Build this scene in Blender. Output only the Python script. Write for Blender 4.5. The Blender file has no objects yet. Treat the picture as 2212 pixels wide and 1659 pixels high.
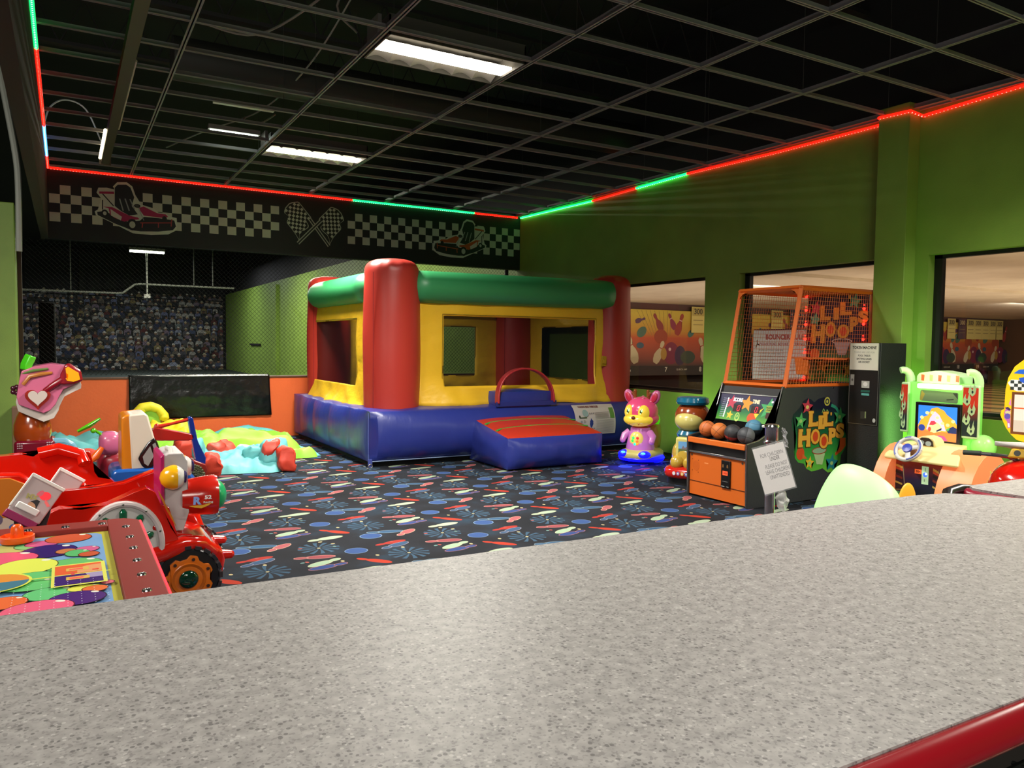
import bpy, bmesh, math, random
from mathutils import Matrix, Vector, noise
S = bpy.context.scene
PI = math.pi
rnd = random.Random(7)
# ---------------------------------------------------------------- camera
cd = bpy.data.cameras.new('camera')
cam = bpy.data.objects.new('camera', cd)
S.collection.objects.link(cam)
cd.sensor_width = 36.0
cd.lens = 36.0 * 1661.0 / 2212.0
cd.clip_start = 0.02
cd.clip_end = 200
_r = Vector((0.86477227, -0.50203336, 0.01146454))
_u = Vector((0.01625225, 0.05079884, 0.99857666))
_f = Vector((0.50190118, 0.86335508, -0.0520886))
_m = Matrix((_r, _u, -_f)).transposed().to_4x4()
_m.translation = (0, 0, 1.45)
cam.matrix_world = _m
S.camera = cam
# ---------------------------------------------------------------- world, exposure, lights
W = bpy.data.worlds.new('world')
S.world = W
W.use_nodes = True
W.node_tree.nodes['Background'].inputs[0].default_value = (0.6, 0.7, 0.6, 1)
W.node_tree.nodes['Background'].inputs[1].default_value = 0.05
vs = S.view_settings
vs.view_transform = 'Standard'
vs.look = 'None'
vs.exposure = 0.0
vs.gamma = 1.0
vs.use_curve_mapping = False
S.cycles.max_bounces = 8
S.cycles.transparent_max_bounces = 24
S.cycles.use_denoising = True
S.cycles.sample_clamp_indirect = 6.0

def lamp(name, loc, energy, size=(1, 1), color=(1, 1, 1), direction=(0, 0, -1), spread=180):
    ld = bpy.data.lights.new(name, 'AREA')
    ld.shape = 'RECTANGLE'
    ld.size, ld.size_y = size
    ld.energy = energy
    ld.color = color
    ld.spread = math.radians(spread)
    o = bpy.data.objects.new(name, ld)
    S.collection.objects.link(o)
    o.location = loc
    o.rotation_euler = Vector(direction).to_track_quat('-Z', 'Y').to_euler()
    return o
TUBE = (1.0, 0.96, 0.86)
# louvred troffers of the room: two in the picture, the rest unseen overhead, then added soft fill lamps
lamp('overhead_lamp', (2.69, 5.735, 3.695), 230, (1.1, 0.2), TUBE, spread=140)
lamp('overhead_lamp', (2.69, 9.45, 3.695), 210, (1.1, 0.2), TUBE, spread=140)
lamp('overhead_lamp', (2.69, 1.9, 3.695), 75, (1.1, 0.2), TUBE, spread=140)
lamp('overhead_lamp', (6.0, 1.3, 3.695), 170, (1.1, 0.2), TUBE, spread=140)
lamp('overhead_lamp', (-2.2, 4.4, 3.3), 170, (1.1, 1.1), TUBE, direction=(.5, .3, -1))  # added soft fill from the left, no fixture there
lamp('hall_fill', (-1.5, -2.6, 3.3), 190, (3.0, 1.6), TUBE, direction=(.35, 1, -.5))  # added soft fill from behind, brightens counter and machine fronts
# batting cage strip lights beyond the net
lamp('cage_lamp', (3.6, 16.5, 4.4), 330, (3.0, 0.3), (1.0, 0.98, 0.80))
lamp('cage_lamp', (3.6, 26, 4.4), 420, (3.0, 0.3), (1.0, 0.98, 0.80))
lamp('cage_lamp', (3.0, 34, 4.6), 300, (5.0, 0.3), (0.95, 0.97, 1.0))
# bowling hall beyond the windows: added uplights brighten its ceiling, added lamps light mural and lanes
lamp('bowling_fill', (12, 5.0, 1.5), 130, (8, 5), (1.0, 0.83, 0.62), direction=(0.1, 0.25, 1))
lamp('bowling_fill', (15, 13.0, 1.5), 130, (10, 6), (1.0, 0.83, 0.66), direction=(0.1, 0.1, 1))
lamp('bowling_fill', (24, 8.0, 1.5), 260, (10, 7), (1.0, 0.83, 0.62), direction=(0.1, 0.25, 1))
lamp('bowling_fill', (25, 1.0, 1.5), 200, (10, 6), (1.0, 0.83, 0.62), direction=(0.1, 0.35, 1))
lamp('bowling_fill', (16, 12.5, 2.75), 60, (5, .2), (1.0, 0.9, 0.8), direction=(0.05, 1, -.25))
lamp('bowling_fill', (22, 8.0, 2.88), 420, (20, 6), (1.0, 0.86, 0.7))
lamp('bowling_fill', (29, 12.5, 2.75), 75, (8, .2), (1.0, 0.9, 0.8), direction=(0.05, 1, -.25))

# ---------------------------------------------------------------- materials
def lin(c):
    if isinstance(c, str):
        c = tuple(int(c[i:i + 2], 16) / 255 for i in (0, 2, 4))
    return tuple((x / 12.92 if x <= 0.04045 else ((x + 0.055) / 1.055) ** 2.4) for x in c) + (1.0,)
_mc = {}
def mat(c, rough=0.5, metal=0.0, emit=0.0, ecol=None, coat=0.0, bump=None, alpha=1.0, spec=0.5, trans=0.0, sss=0.0, var=0.0):
    k = (str(c), rough, metal, emit, str(ecol), coat, str(bump), alpha, spec, trans, sss, var)
    if k in _mc:
        return _mc[k]
    m = bpy.data.materials.new('m_' + str(len(_mc)))
    m.use_nodes = True
    nt = m.node_tree
    b = nt.nodes['Principled BSDF']
    b.inputs['Base Color'].default_value = lin(c)
    b.inputs['Roughness'].default_value = rough
    b.inputs['Metallic'].default_value = metal
    b.inputs['Specular IOR Level'].default_value = spec
    if coat:
        b.inputs['Coat Weight'].default_value = coat
        b.inputs['Coat Roughness'].default_value = 0.08
    if emit:
        b.inputs['Emission Color'].default_value = lin(ecol or c)
        b.inputs['Emission Strength'].default_value = emit
    if trans:
        b.inputs['Transmission Weight'].default_value = trans
    if alpha < 1:
        b.inputs['Alpha'].default_value = alpha
    tc = None
    if bump or var:
        tc = nt.nodes.new('ShaderNodeTexCoord')
    if bump:
        sc, st = bump
        n = nt.nodes.new('ShaderNodeTexNoise')
        n.inputs['Scale'].default_value = sc
        n.inputs['Detail'].default_value = 4
        nt.links.new(tc.outputs['Object'], n.inputs['Vector'])
        bp = nt.nodes.new('ShaderNodeBump')
        bp.inputs['Strength'].default_value = st
        bp.inputs['Distance'].default_value = 0.02
        nt.links.new(n.outputs['Fac'], bp.inputs['Height'])
        nt.links.new(bp.outputs['Normal'], b.inputs['Normal'])
    if var:
        n = nt.nodes.new('ShaderNodeTexNoise')
        n.inputs['Scale'].default_value = 6
        n.inputs['Detail'].default_value = 3
        nt.links.new(tc.outputs['Object'], n.inputs['Vector'])
        hs = nt.nodes.new('ShaderNodeHueSaturation')
        hs.inputs['Color'].default_value = lin(c)
        mr = nt.nodes.new('ShaderNodeMapRange')
        mr.inputs['To Min'].default_value = 1 - var
        mr.inputs['To Max'].default_value = 1 + var
        nt.links.new(n.outputs['Fac'], mr.inputs['Value'])
        nt.links.new(mr.outputs[0], hs.inputs['Value'])
        nt.links.new(hs.outputs[0], b.inputs['Base Color'])
    _mc[k] = m
    return m

class NT:
    """small helper for node materials"""
    def __init__(s, name, rough=0.6, coat=0.0):
        s.m = bpy.data.materials.new(name)
        s.m.use_nodes = True
        s.t = s.m.node_tree
        s.b = s.t.nodes['Principled BSDF']
        s.b.inputs['Roughness'].default_value = rough
        s.b.inputs['Coat Weight'].default_value = coat
        s.pos = s.n('ShaderNodeTexCoord').outputs['Object']
    def n(s, kind, **kw):
        x = s.t.nodes.new(kind)
        for k, v in kw.items():
            setattr(x, k, v)
        return x
    def set(s, sock, v):
        if hasattr(v, 'links'):
            s.t.links.new(v, sock)
        else:
            sock.default_value = v
    def math(s, op, a, b=0.0):
        x = s.n('ShaderNodeMath', operation=op)
        s.set(x.inputs[0], a)
        s.set(x.inputs[1], b)
        return x.outputs[0]
    def vm(s, op, a, b=None, c=None, out=0):
        x = s.n('ShaderNodeVectorMath', operation=op)
        s.set(x.inputs[0], a)
        if b is not None: s.set(x.inputs[1], b)
        if c is not None: s.set(x.inputs[2], c)
        return x.outputs[out]
    def mix(s, fac, a, b):
        x = s.n('ShaderNodeMix', data_type='RGBA')
        s.set(x.inputs[0], fac)
        s.set(x.inputs[6], a)
        s.set(x.inputs[7], b)
        return x.outputs[2]
    def noise(s, scale, detail=3, vec=None):
        x = s.n('ShaderNodeTexNoise')
        x.inputs['Scale'].default_value = scale
        x.inputs['Detail'].default_value = detail
        s.t.links.new(vec or s.pos, x.inputs['Vector'])
        return x.outputs['Fac']
    def ramp(s, fac, stops):
        x = s.n('ShaderNodeValToRGB')
        e = x.color_ramp.elements
        while len(e) < len(stops): e.new(0.5)
        for i, (p, c) in enumerate(stops):
            e[i].position = p
            e[i].color = lin(c) if isinstance(c, str) else c
        s.set(x.inputs[0], fac)
        return x.outputs[0]
    def bump(s, h, strength=0.3, dist=0.01):
        x = s.n('ShaderNodeBump')
        x.inputs['Strength'].default_value = strength
        x.inputs['Distance'].default_value = dist
        s.set(x.inputs['Height'], h)
        s.t.links.new(x.outputs[0], s.b.inputs['Normal'])
    def color(s, c):
        s.set(s.b.inputs['Base Color'], c)
        return s.m

# ---------------------------------------------------------------- objects
MW = {}
def prop(o, label=None, cat=None, group=None, kind=None):
    if label: o['label'] = label
    if cat: o['category'] = cat
    if group: o['group'] = group
    if kind: o['kind'] = kind
    return o
def thing(name, label, cat, loc=(0, 0, 0), rotz=0.0, group=None):
    o = bpy.data.objects.new(name, None)
    o.empty_display_size = 0.1
    S.collection.objects.link(o)
    o.location = loc
    o.rotation_euler = (0, 0, rotz)
    MW[o] = Matrix.Translation(loc) @ Matrix.Rotation(rotz, 4, 'Z')
    return prop(o, label, cat, group)
def copy_tree(o, loc, rotz=None, label=None):
    c = o.copy()
    S.collection.objects.link(c)
    c.location = loc
    if rotz is not None: c.rotation_euler = (0, 0, rotz)
    if label: c['label'] = label
    for ch in list(o.children):
        d = ch.copy()
        S.collection.objects.link(d)
        d.parent = c
        for g in list(ch.children):
            e = g.copy()
            S.collection.objects.link(e)
            e.parent = d
    return c
def frame(o, u, v):
    """plane frame: origin, u axis, v axis -> matrix (x=u, y=v, z=normal)"""
    u = Vector(u).normalized()
    v = Vector(v)
    v = (v - u * v.dot(u)).normalized()
    n = u.cross(v)
    M = Matrix((u, v, n)).transposed().to_4x4()
    M.translation = Vector(o)
    return M

class B:
    def __init__(s, M=None):
        s.bm = bmesh.new()
        s.M = M or Matrix.Identity(4)
        s.mi = 0
        s.mats = []
    def use(s, m):
        if m not in s.mats: s.mats.append(m)
        s.mi = s.mats.index(m)
        return s
    def v(s, p):
        return s.bm.verts.new(s.M @ Vector(p))
    def f(s, vs, smooth=True):
        try:
            x = s.bm.faces.new(vs)
        except ValueError:
            return None
        x.material_index = s.mi
        x.smooth = smooth
        return x
    def box(s, x0, x1, y0, y1, z0, z1):
        p = [s.v((x, y, z)) for x in (x0, x1) for y in (y0, y1) for z in (z0, z1)]
        for q in ((0, 1, 3, 2), (4, 6, 7, 5), (0, 4, 5, 1), (2, 3, 7, 6), (0, 2, 6, 4), (1, 5, 7, 3)):
            s.f([p[i] for i in q])
        return s
    def loft(s, rings, close=True, cap=True):
        R = [[s.v(p) for p in r] for r in rings]
        n = len(R[0])
        for a, b in zip(R, R[1:]):
            for i in range(n if close else n - 1):
                j = (i + 1) % n
                s.f([a[i], a[j], b[j], b[i]])
        if cap:
            s.f(R[0][::-1])
            s.f(R[-1])
        return s
    def cyl(s, a, b, r0, r1=None, n=24, cap=True):
        a, b = Vector(a), Vector(b)
        r1 = r0 if r1 is None else r1
        d = (b - a).normalized()
        x = d.orthogonal().normalized()
        y = d.cross(x)
        ring = lambda c, r: [c + x * (r * math.cos(t * 2 * PI / n)) + y * (r * math.sin(t * 2 * PI / n)) for t in range(n)]
        return s.loft([ring(a, r0), ring(b, r1)], cap=cap)
    def tube(s, path, r, n=10, cap=True, flat=1.0):
        P = [Vector(p) for p in path]
        rr = r if hasattr(r, '__len__') else [r] * len(P)
        rings = []
        x = None
        for i, p in enumerate(P):
            d = (P[min(i + 1, len(P) - 1)] - P[max(i - 1, 0)]).normalized()
            if x is None:
                ref = Vector((0, 0, 1)) if abs(d.z) < 0.9 else Vector((1, 0, 0))
                x = d.cross(ref).normalized()
            x = (x - d * x.dot(d)).normalized()
            y = d.cross(x)
            rings.append([p + x * (rr[i] * math.cos(t * 2 * PI / n)) + y * (rr[i] * flat * math.sin(t * 2 * PI / n)) for t in range(n)])
        return s.loft(rings, cap=cap)
    def lathe(s, prof, c=(0, 0, 0), n=32, M=None, cap=True):
        T = Matrix.Translation(c) @ (M or Matrix.Identity(4))
        rings = [[T @ Vector((r * math.cos(t * 2 * PI / n), r * math.sin(t * 2 * PI / n), z)) for t in range(n)] for r, z in prof]
        return s.loft(rings, cap=cap)
    def ell(s, c, rad, R=None, nu=24, nv=14, e=1.0):
        T = Matrix.Translation(c) @ (R or Matrix.Identity(4))
        pw = lambda t: math.copysign(abs(t) ** e, t)
        rings = []
        for j in range(nv + 1):
            ph = -PI / 2 + PI * j / nv
            cp, sp = pw(math.cos(ph)), pw(math.sin(ph))
            cp = max(cp, 0.004)
            rings.append([T @ Vector((rad[0] * cp * pw(math.cos(2 * PI * i / nu)), rad[1] * cp * pw(math.sin(2 * PI * i / nu)), rad[2] * sp)) for i in range(nu)])
        return s.loft(rings)
    def prism(s, poly, F, d0, d1):
        """outline poly (u,v) in frame F, extruded along its normal from d0 to d1"""
        a = [s.v(F @ Vector((x, y, d0))) for x, y in poly]
        b = [s.v(F @ Vector((x, y, d1))) for x, y in poly]
        n = len(poly)
        for i in range(n):
            s.f([a[i], a[(i + 1) % n], b[(i + 1) % n], b[i]])
        s.f(a[::-1])
        s.f(b)
        return s
    def grid(s, fn, nu, nv, hole=None):
        V = [[s.v(fn(i / nu, j / nv)) for j in range(nv + 1)] for i in range(nu + 1)]
        for i in range(nu):
            for j in range(nv):
                if hole and hole(i, j): continue
                s.f([V[i][j], V[i + 1][j], V[i + 1][j + 1], V[i][j + 1]])
        return s
    def pillow(s, x0, x1, y0, y1, z0, z1, bulge=(0.1, 0.1, 0.1), n=14, fn=None, p=2.0, pw=1.0, top=None):
        """inflated box: creased edges, bulging faces"""
        g = lambda t: (1 - abs(2 * t - 1) ** p) ** pw
        L = (Vector((x0, y0, z0)), Vector((x1, y1, z1)))
        vs = {}
        def P(a, b, c):
            k = (round(a, 5), round(b, 5), round(c, 5))
            if k not in vs:
                q = Vector((x0 + (x1 - x0) * a, y0 + (y1 - y0) * b, z0 + (z1 - z0) * c))
                if a in (0, 1): q.x += (2 * a - 1) * bulge[0] * g(b) * g(c)
                if b in (0, 1): q.y += (2 * b - 1) * bulge[1] * g(a) ** 0.5 * g(c)
                if c in (0, 1): q.z += (2 * c - 1) * bulge[2] * g(a) * g(b)
                if fn: q = fn(q, a, b, c)
                vs[k] = s.v(q)
            return vs[k]
        for i in range(n):
            for j in range(n):
                a0, a1, b0, b1 = i / n, (i + 1) / n, j / n, (j + 1) / n
                s.f([P(0, a0, b0), P(0, a0, b1), P(0, a1, b1), P(0, a1, b0)])
                s.f([P(1, a0, b0), P(1, a1, b0), P(1, a1, b1), P(1, a0, b1)])
                s.f([P(a0, 0, b0), P(a1, 0, b0), P(a1, 0, b1), P(a0, 0, b1)])
                s.f([P(a0, 1, b0), P(a0, 1, b1), P(a1, 1, b1), P(a1, 1, b0)])
                s.f([P(a0, b0, 0), P(a0, b1, 0), P(a1, b1, 0), P(a1, b0, 0)])
                x = s.f([P(a0, b0, 1), P(a1, b0, 1), P(a1, b1, 1), P(a0, b1, 1)])
                if top is not None: x.material_index = top
        return s
    def jitter(s, amp, scale, seed=0.0, axes=(1, 1, 1)):
        for v in s.bm.verts:
            d = noise.noise_vector(v.co * scale + Vector((seed, seed * 1.7, -seed)))
            v.co += Vector((d.x * axes[0], d.y * axes[1], d.z * axes[2])) * amp
        return s
    def obj(s, name, m=None, parent=None, bevel=0, seg=2, sub=0, solid=0, ang=40, label=None, local=False, weld=False):
        if parent is not None and not local:
            s.bm.transform(MW[parent].inverted())
        org = Vector((0, 0, 0))
        if parent is None and s.bm.verts:
            xs = [v.co for v in s.bm.verts]
            org = Vector(((min(v.x for v in xs) + max(v.x for v in xs)) / 2, (min(v.y for v in xs) + max(v.y for v in xs)) / 2, min(v.z for v in xs)))
            bmesh.ops.translate(s.bm, verts=s.bm.verts, vec=-org)
        if weld:
            bmesh.ops.remove_doubles(s.bm, verts=s.bm.verts, dist=1e-4)
        bad = [f for f in s.bm.faces if len(f.verts) > 4]
        if bad: bmesh.ops.triangulate(s.bm, faces=bad, ngon_method='EAR_CLIP')
        bmesh.ops.recalc_face_normals(s.bm, faces=s.bm.faces)
        me = bpy.data.meshes.new(name)
        s.bm.to_mesh(me)
        s.bm.free()
        for x in (s.mats or [m]):
            me.materials.append(x)
        if m is not None and s.mats and m not in s.mats:
            pass
        me.set_sharp_from_angle(angle=math.radians(ang))
        o = bpy.data.objects.new(name, me)
        S.collection.objects.link(o)
        o.location = org
        if parent is not None:
            o.parent = parent
            MW[o] = MW[parent]
        if solid:
            x = o.modifiers.new('solid', 'SOLIDIFY'); x.thickness = solid; x.offset = 0
        if bevel:
            x = o.modifiers.new('bevel', 'BEVEL'); x.width = bevel; x.segments = seg; x.limit_method = 'ANGLE'; x.angle_limit = math.radians(35)
        if sub:
            x = o.modifiers.new('sub', 'SUBSURF'); x.levels = sub; x.render_levels = sub
        if label: o['label'] = label
        return o

def text_mesh(txt, size, bold=0.0, align='CENTER'):
    c = bpy.data.curves.new('t', 'FONT')
    c.body = txt
    c.size = size
    c.align_x = align
    c.align_y = 'CENTER'
    c.offset = bold
    c.resolution_u = 3
    o = bpy.data.objects.new('t', c)
    me = bpy.data.meshes.new_from_object(o)
    bpy.data.objects.remove(o)
    bpy.data.curves.remove(c)
    return me

class Art:
    """flat printed artwork on a plane: coloured shapes stacked 0.4 mm apart"""
    def __init__(s, F, lift=0.001, step=0.00012, rough=0.5, emit=0.0):
        s.b = B(F)
        s.k = lift
        s.step = step
        s.rough = rough
        s.emit = emit
    def _c(s, c, emit=None):
        e = s.emit if emit is None else emit
        s.b.use(mat(c, s.rough, emit=e) if not isinstance(c, bpy.types.Material) else c)
        s.k += s.step
    def poly(s, pts, c, emit=None):
        s._c(c, emit)
        s.b.f([s.b.v((x, y, s.k)) for x, y in pts], False)
        return s
    def rect(s, x0, x1, y0, y1, c, emit=None):
        return s.poly([(x0, y0), (x1, y0), (x1, y1), (x0, y1)], c, emit)
    def ell(s, x, y, a, b=None, c='000000', rot=0, n=28, emit=None):
        b = a if b is None else b
        cr, sr = math.cos(rot), math.sin(rot)
        return s.poly([(x + a * math.cos(t) * cr - b * math.sin(t) * sr, y + a * math.cos(t) * sr + b * math.sin(t) * cr) for t in [i * 2 * PI / n for i in range(n)]], c, emit)
    def star(s, x, y, r, c, rot=0.0, inner=0.45, n=5):
        return s.poly([(x + (r if i % 2 == 0 else r * inner) * math.sin(rot + i * PI / n), y + (r if i % 2 == 0 else r * inner) * math.cos(rot + i * PI / n)) for i in range(2 * n)], c)
    def line(s, pts, w, c, emit=None):
        s._c(c, emit)
        for (x0, y0), (x1, y1) in zip(pts, pts[1:]):
            L = math.hypot(x1 - x0, y1 - y0) or 1
            nx, ny = -(y1 - y0) / L * w / 2, (x1 - x0) / L * w / 2
            s.b.f([s.b.v((x0 + nx, y0 + ny, s.k)), s.b.v((x0 - nx, y0 - ny, s.k)), s.b.v((x1 - nx, y1 - ny, s.k)), s.b.v((x1 + nx, y1 + ny, s.k))], False)
        return s
    def text(s, txt, x, y, size, c, bold=0.0, rot=0.0, sx=1.0, align='CENTER', emit=None, fit=None):
        s._c(c, emit)
        me = text_mesh(txt, size, bold, align)
        if fit and me.vertices:
            xs = [v.co.x for v in me.vertices]; ys = [v.co.y for v in me.vertices]
            w, h = max(xs) - min(xs), max(ys) - min(ys)
            cx, cy = (max(xs) + min(xs)) / 2, (max(ys) + min(ys)) / 2
            fx, fy = fit[0] / w, fit[1] / h
        else:
            cx = cy = 0; fx = sx; fy = 1
        cr, sr = math.cos(rot), math.sin(rot)
        vs = []
        for v in me.vertices:
            px, py = (v.co.x - cx) * fx, (v.co.y - cy) * fy
            vs.append(s.b.v((x + px * cr - py * sr, y + px * sr + py * cr, s.k)))
        for p in me.polygons:
            s.b.f([vs[i] for i in p.vertices], False)
        bpy.data.meshes.remove(me)
        return s
    def obj(s, name, parent=None, label=None):
        return s.b.obj(name, None, parent, label=label)
def sm(path, k=6):
    """smooth curve through the given points"""
    P = [Vector(p) for p in path]
    o = []
    for i in range(len(P) - 1):
        a, b, c, d = P[max(i - 1, 0)], P[i], P[i + 1], P[min(i + 2, len(P) - 1)]
        for j in range(k):
            t = j / k
            o.append(.5 * (2 * b + (c - a) * t + (2 * a - 5 * b + 4 * c - d) * t * t + (3 * b - 3 * c + d - a) * t ** 3))
    return o + [P[-1]]
FX = lambda x, y=0, z=0: frame((x, y, z), (0, -1, 0), (0, 0, 1))      # plane facing -X : u = -Y, v = Z
FY = lambda y, x=0, z=0: frame((x, y, z), (1, 0, 0), (0, 0, 1))       # plane facing -Y : u = X, v = Z
FZ = lambda z, x=0, y=0: frame((x, y, z), (1, 0, 0), (0, 1, 0))       # plane facing up
# ================================================================ the room
YB, XR, ZC = 11.9, 7.05, 3.70
def struct(name, b, m=None, parent=None, **k):
    o = b.obj(name, m, parent, **k)
    if parent is None: o['kind'] = 'structure'
    return o

def carpet():
    n = NT('carpet_bowling', 0.95)
    n.b.inputs['Specular IOR Level'].default_value = 0.15
    T = (0.955, 0.885, 1.0)
    dim = lambda c: tuple(v * .66 for v in lin(c)[:3]) + (1,)
    g = n.noise(3.0, 4)
    base = n.ramp(g, [(0.3, '17181c'), (0.55, '1e2026'), (0.75, '22313f')])
    def loc(cx, cy):
        q = n.vm('SUBTRACT', n.pos, (cx, cy, 0))
        return n.vm('WRAP', q, (T[0] / 2, T[1] / 2, 5), (-T[0] / 2, -T[1] / 2, -5))
    col = base
    def mask(q, a, b):
        l = n.vm('LENGTH', n.vm('MULTIPLY', q, (1 / a, 1 / b, 0)), out=1)
        return n.math('LESS_THAN', l, 1.0)
    def blob(cx, cy, a, b, ang, c, edge=None):
        nonlocal col
        r = n.n('ShaderNodeVectorRotate', rotation_type='Z_AXIS')
        n.set(r.inputs['Vector'], loc(cx, cy))
        r.inputs['Angle'].default_value = -ang
        if edge:
            col = n.mix(mask(r.outputs[0], a + 0.006, b + 0.006), col, dim(edge))
        col = n.mix(mask(r.outputs[0], a, b), col, dim(c))
    X0, Y0 = 1.495, 5.377
    def burst(dx, dy):
        nonlocal col
        q = loc(X0 + dx, Y0 + dy)
        sp = n.n('ShaderNodeSeparateXYZ')
        n.set(sp.inputs[0], q)
        l = n.vm('LENGTH', n.vm('MULTIPLY', q, (1, 1, 0)), out=1)
        an = n.math('ARCTAN2', sp.outputs[1], sp.outputs[0])
        w = n.math('SINE', n.math('ADD', n.math('MULTIPLY', an, 12.0), n.math('MULTIPLY', l, 18.0)))
        m = n.math('MULTIPLY', n.math('GREATER_THAN', w, 0.25), n.math('MULTIPLY', n.math('LESS_THAN', l, 0.145), n.math('GREATER_THAN', l, 0.025)))
        col = n.mix(m, col, lin('31485c'))
        blob(X0 + dx, Y0 + dy, 0.012, 0.012, 0, 'b9b08a')
    burst(0, 0); burst(0.514, 0.483)
    def pin(ax, ay, bx, by, c, e):       # head at a, foot at b
        d = math.hypot(bx - ax, by - ay)
        an = math.atan2(by - ay, bx - ax)
        ux, uy = (bx - ax) / d, (by - ay) / d
        blob(X0 + ax + ux * d * .62, Y0 + ay + uy * d * .62, d * .38, .036, an, c, e)
        blob(X0 + ax + ux * d * .14, Y0 + ay + uy * d * .14, d * .17, .021, an, c, e)
    blob(X0 + .21, Y0 - .186, .075, .068, 0, '3a5488', '6f86a8')
    blob(X0 + .44, Y0 + .158, .078, .07, 0, '3a5488', '7f9ab8')
    pin(.384, -.112, .624, -.066, 'a2342c', None)
    pin(.398, -.217, .616, -.124, '3b5575', '8f8a9a')
    pin(-.211, -.189, .04, -.244, '93484f', 'c08a80')
    pin(.053, -.44, -.2, -.486, '34487e', 'a06a6a')
    pin(.044, -.317, -.182, -.416, '9cb498', 'b8b898')
    pin(.156, -.376, .326, -.569, 'b23a28', None)
    pin(-.006, -.667, .248, -.627, 'a8b8a0', 'b0b090')
    pin(.457, -.62, .71, -.685, '36587a', '8fa0a8')
    pin(.632, .08, .805, .216, 'a8595f', 'c8a088')
    for i in range(10):
        blob(X0 + rnd.uniform(-.47, .47), Y0 + rnd.uniform(-.44, .44), .016, .012, rnd.uniform(0, 3), rnd.choice(['a8564e', 'c6b486', '6d8f8c', 'b9a97a']))
    n.bump(n.noise(420, 2), 0.35, 0.004)
    return n.color(col)
b = B().use(carpet())
b.box(-7, XR, -4, YB, -0.2, 0)
b.use(mat('26302a', 0.9)).box(-4, XR, YB, 41, -0.2, 0)
struct('floor', b)

# ---- walls
GREEN = NT('green_paint', 0.55)
_g = GREEN.noise(2.2, 4)
GREEN.bump(GREEN.noise(90, 3), 0.25, 0.004)
GREEN = GREEN.color(GREEN.ramp(_g, [(0.3, '7c9a40'), (0.7, '88a846')]))
BLK = mat('131214', 0.6, bump=(40, .15))
DARK = mat('0d0d0e', 0.7)
WINS = [(7.27, 9.20), (4.74, 6.70), (2.40, 4.345)]
ZS, ZT = 0.83, 2.335
b = B().use(GREEN)
XO = XR + 0.17
b.box(XR, XO, -4, YB + .15, 0, ZS)
b.box(XR, XO, -4, YB + .15, ZT, 3.76)
for y0, y1 in ((9.20, YB + .15), (6.70, 7.27), (4.345, 4.74), (-4, 2.40)):
    b.box(XR, XO, y0, y1, ZS, ZT)
b.use(DARK).box(XR, XO, -4, YB + .15, 3.76, 5.6)
struct('wall_right', b)
struct('trim_1', B().use(GREEN).box(6.88, XR, 4.475, 4.795, 0, 3.76), bevel=.006)         # pilaster
# window frames and panes
GL = bpy.data.materials.new('window_glass'); GL.use_nodes = True
nt = GL.node_tree
for x in list(nt.nodes): nt.nodes.remove(x)
o_ = nt.nodes.new('ShaderNodeOutputMaterial'); mx = nt.nodes.new('ShaderNodeMixShader'); tr = nt.nodes.new('ShaderNodeBsdfTransparent'); gl = nt.nodes.new('ShaderNodeBsdfGlossy'); fr = nt.nodes.new('ShaderNodeMath'); lw = nt.nodes.new('ShaderNodeLayerWeight'); p4 = nt.nodes.new('ShaderNodeMath')
p4.operation = 'POWER'; p4.inputs[1].default_value = 4.0; nt.links.new(lw.outputs['Facing'], p4.inputs[0]); fr.operation = 'MULTIPLY_ADD'; nt.links.new(p4.outputs[0], fr.inputs[0]); fr.inputs[1].default_value = .5; fr.inputs[2].default_value = .035; gl.inputs['Roughness'].default_value = 0.03; tr.inputs[0].default_value = (0.9, 0.9, 0.88, 1)
nt.links.new(fr.outputs[0], mx.inputs[0]); nt.links.new(tr.outputs[0], mx.inputs[1]); nt.links.new(gl.outputs[0], mx.inputs[2]); nt.links.new(mx.outputs[0], o_.inputs[0])
for i, (y0, y1) in enumerate(WINS):
    w = thing('window_%d' % (i + 1), None, None, (XO - .04, (y0 + y1) / 2, ZS)); w['kind'] = 'structure'
    e = .075
    b = B()
    for q in ((y0, y1, ZS, ZS + .05), (y0, y1, ZT - .035, ZT), (y0, y0 + e, ZS, ZT), (y1 - e, y1, ZS, ZT)):
        b.box(XO - .07, XO - .01, q[0], q[1], q[2], q[3])
    b.obj('window_frame', mat('0b0b0c', .5), w)
    B().box(XO - .045, XO - .039, y0 + e, y1 - e, ZS + .05, ZT - .035).obj('pane', GL, w)
    B().box(XR + .03, XO - .07, y0, y1, ZS, ZS + .02).obj('window_sill', mat('2b1d14', .5), w)
# bulkheads
struct('wall_back', B().use(BLK).box(-.17, XR, YB, YB + .15, 2.77, 3.75))
struct('wall_left', B().use(mat('2a2420', .7)).box(-.25, -.17, -2, YB + .15, 2.77, 3.75))
b = B().use(mat('d9602a', .6, bump=(30, .1), var=.06)).box(-.5, XR, YB, YB + .16, 0, .90)
struct('wall_front', b)
struct('trim_2', B().use(mat('5a3a26', .5)).box(-.5, XR, YB - .015, YB + .175, .90, .925), bevel=.004)
# green end pier at the left of the half wall and brown stub beside it
struct('wall_pier', B().use(GREEN).box(-3.2, -.485, 10.7, 11.1, 0, 3.02), bevel=.01)
struct('trim_3', B().use(mat('7a5a44', .6)).box(-.54, -.47, 10.45, 10.69, 0, .66), bevel=.004)
struct('trim_4', B().use(mat('3c2412', .6)).box(-.485, -.44, 11.1, 11.2, 0, 3.3))
# cage beyond the half wall
b = B().use(GREEN).box(XR, XO, YB + .15, 41, 0, 3.76)
b.box(XR - .12, XR, 29.8, 30.7, 0, 3.6)
b.use(DARK).box(XR, XO, YB + .15, 41, 3.76, 8.5)
struct('wall_cage', b)
struct('wall_end', B().use(DARK).box(-12, XR, 41, 41.2, 0, 8.5))
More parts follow.
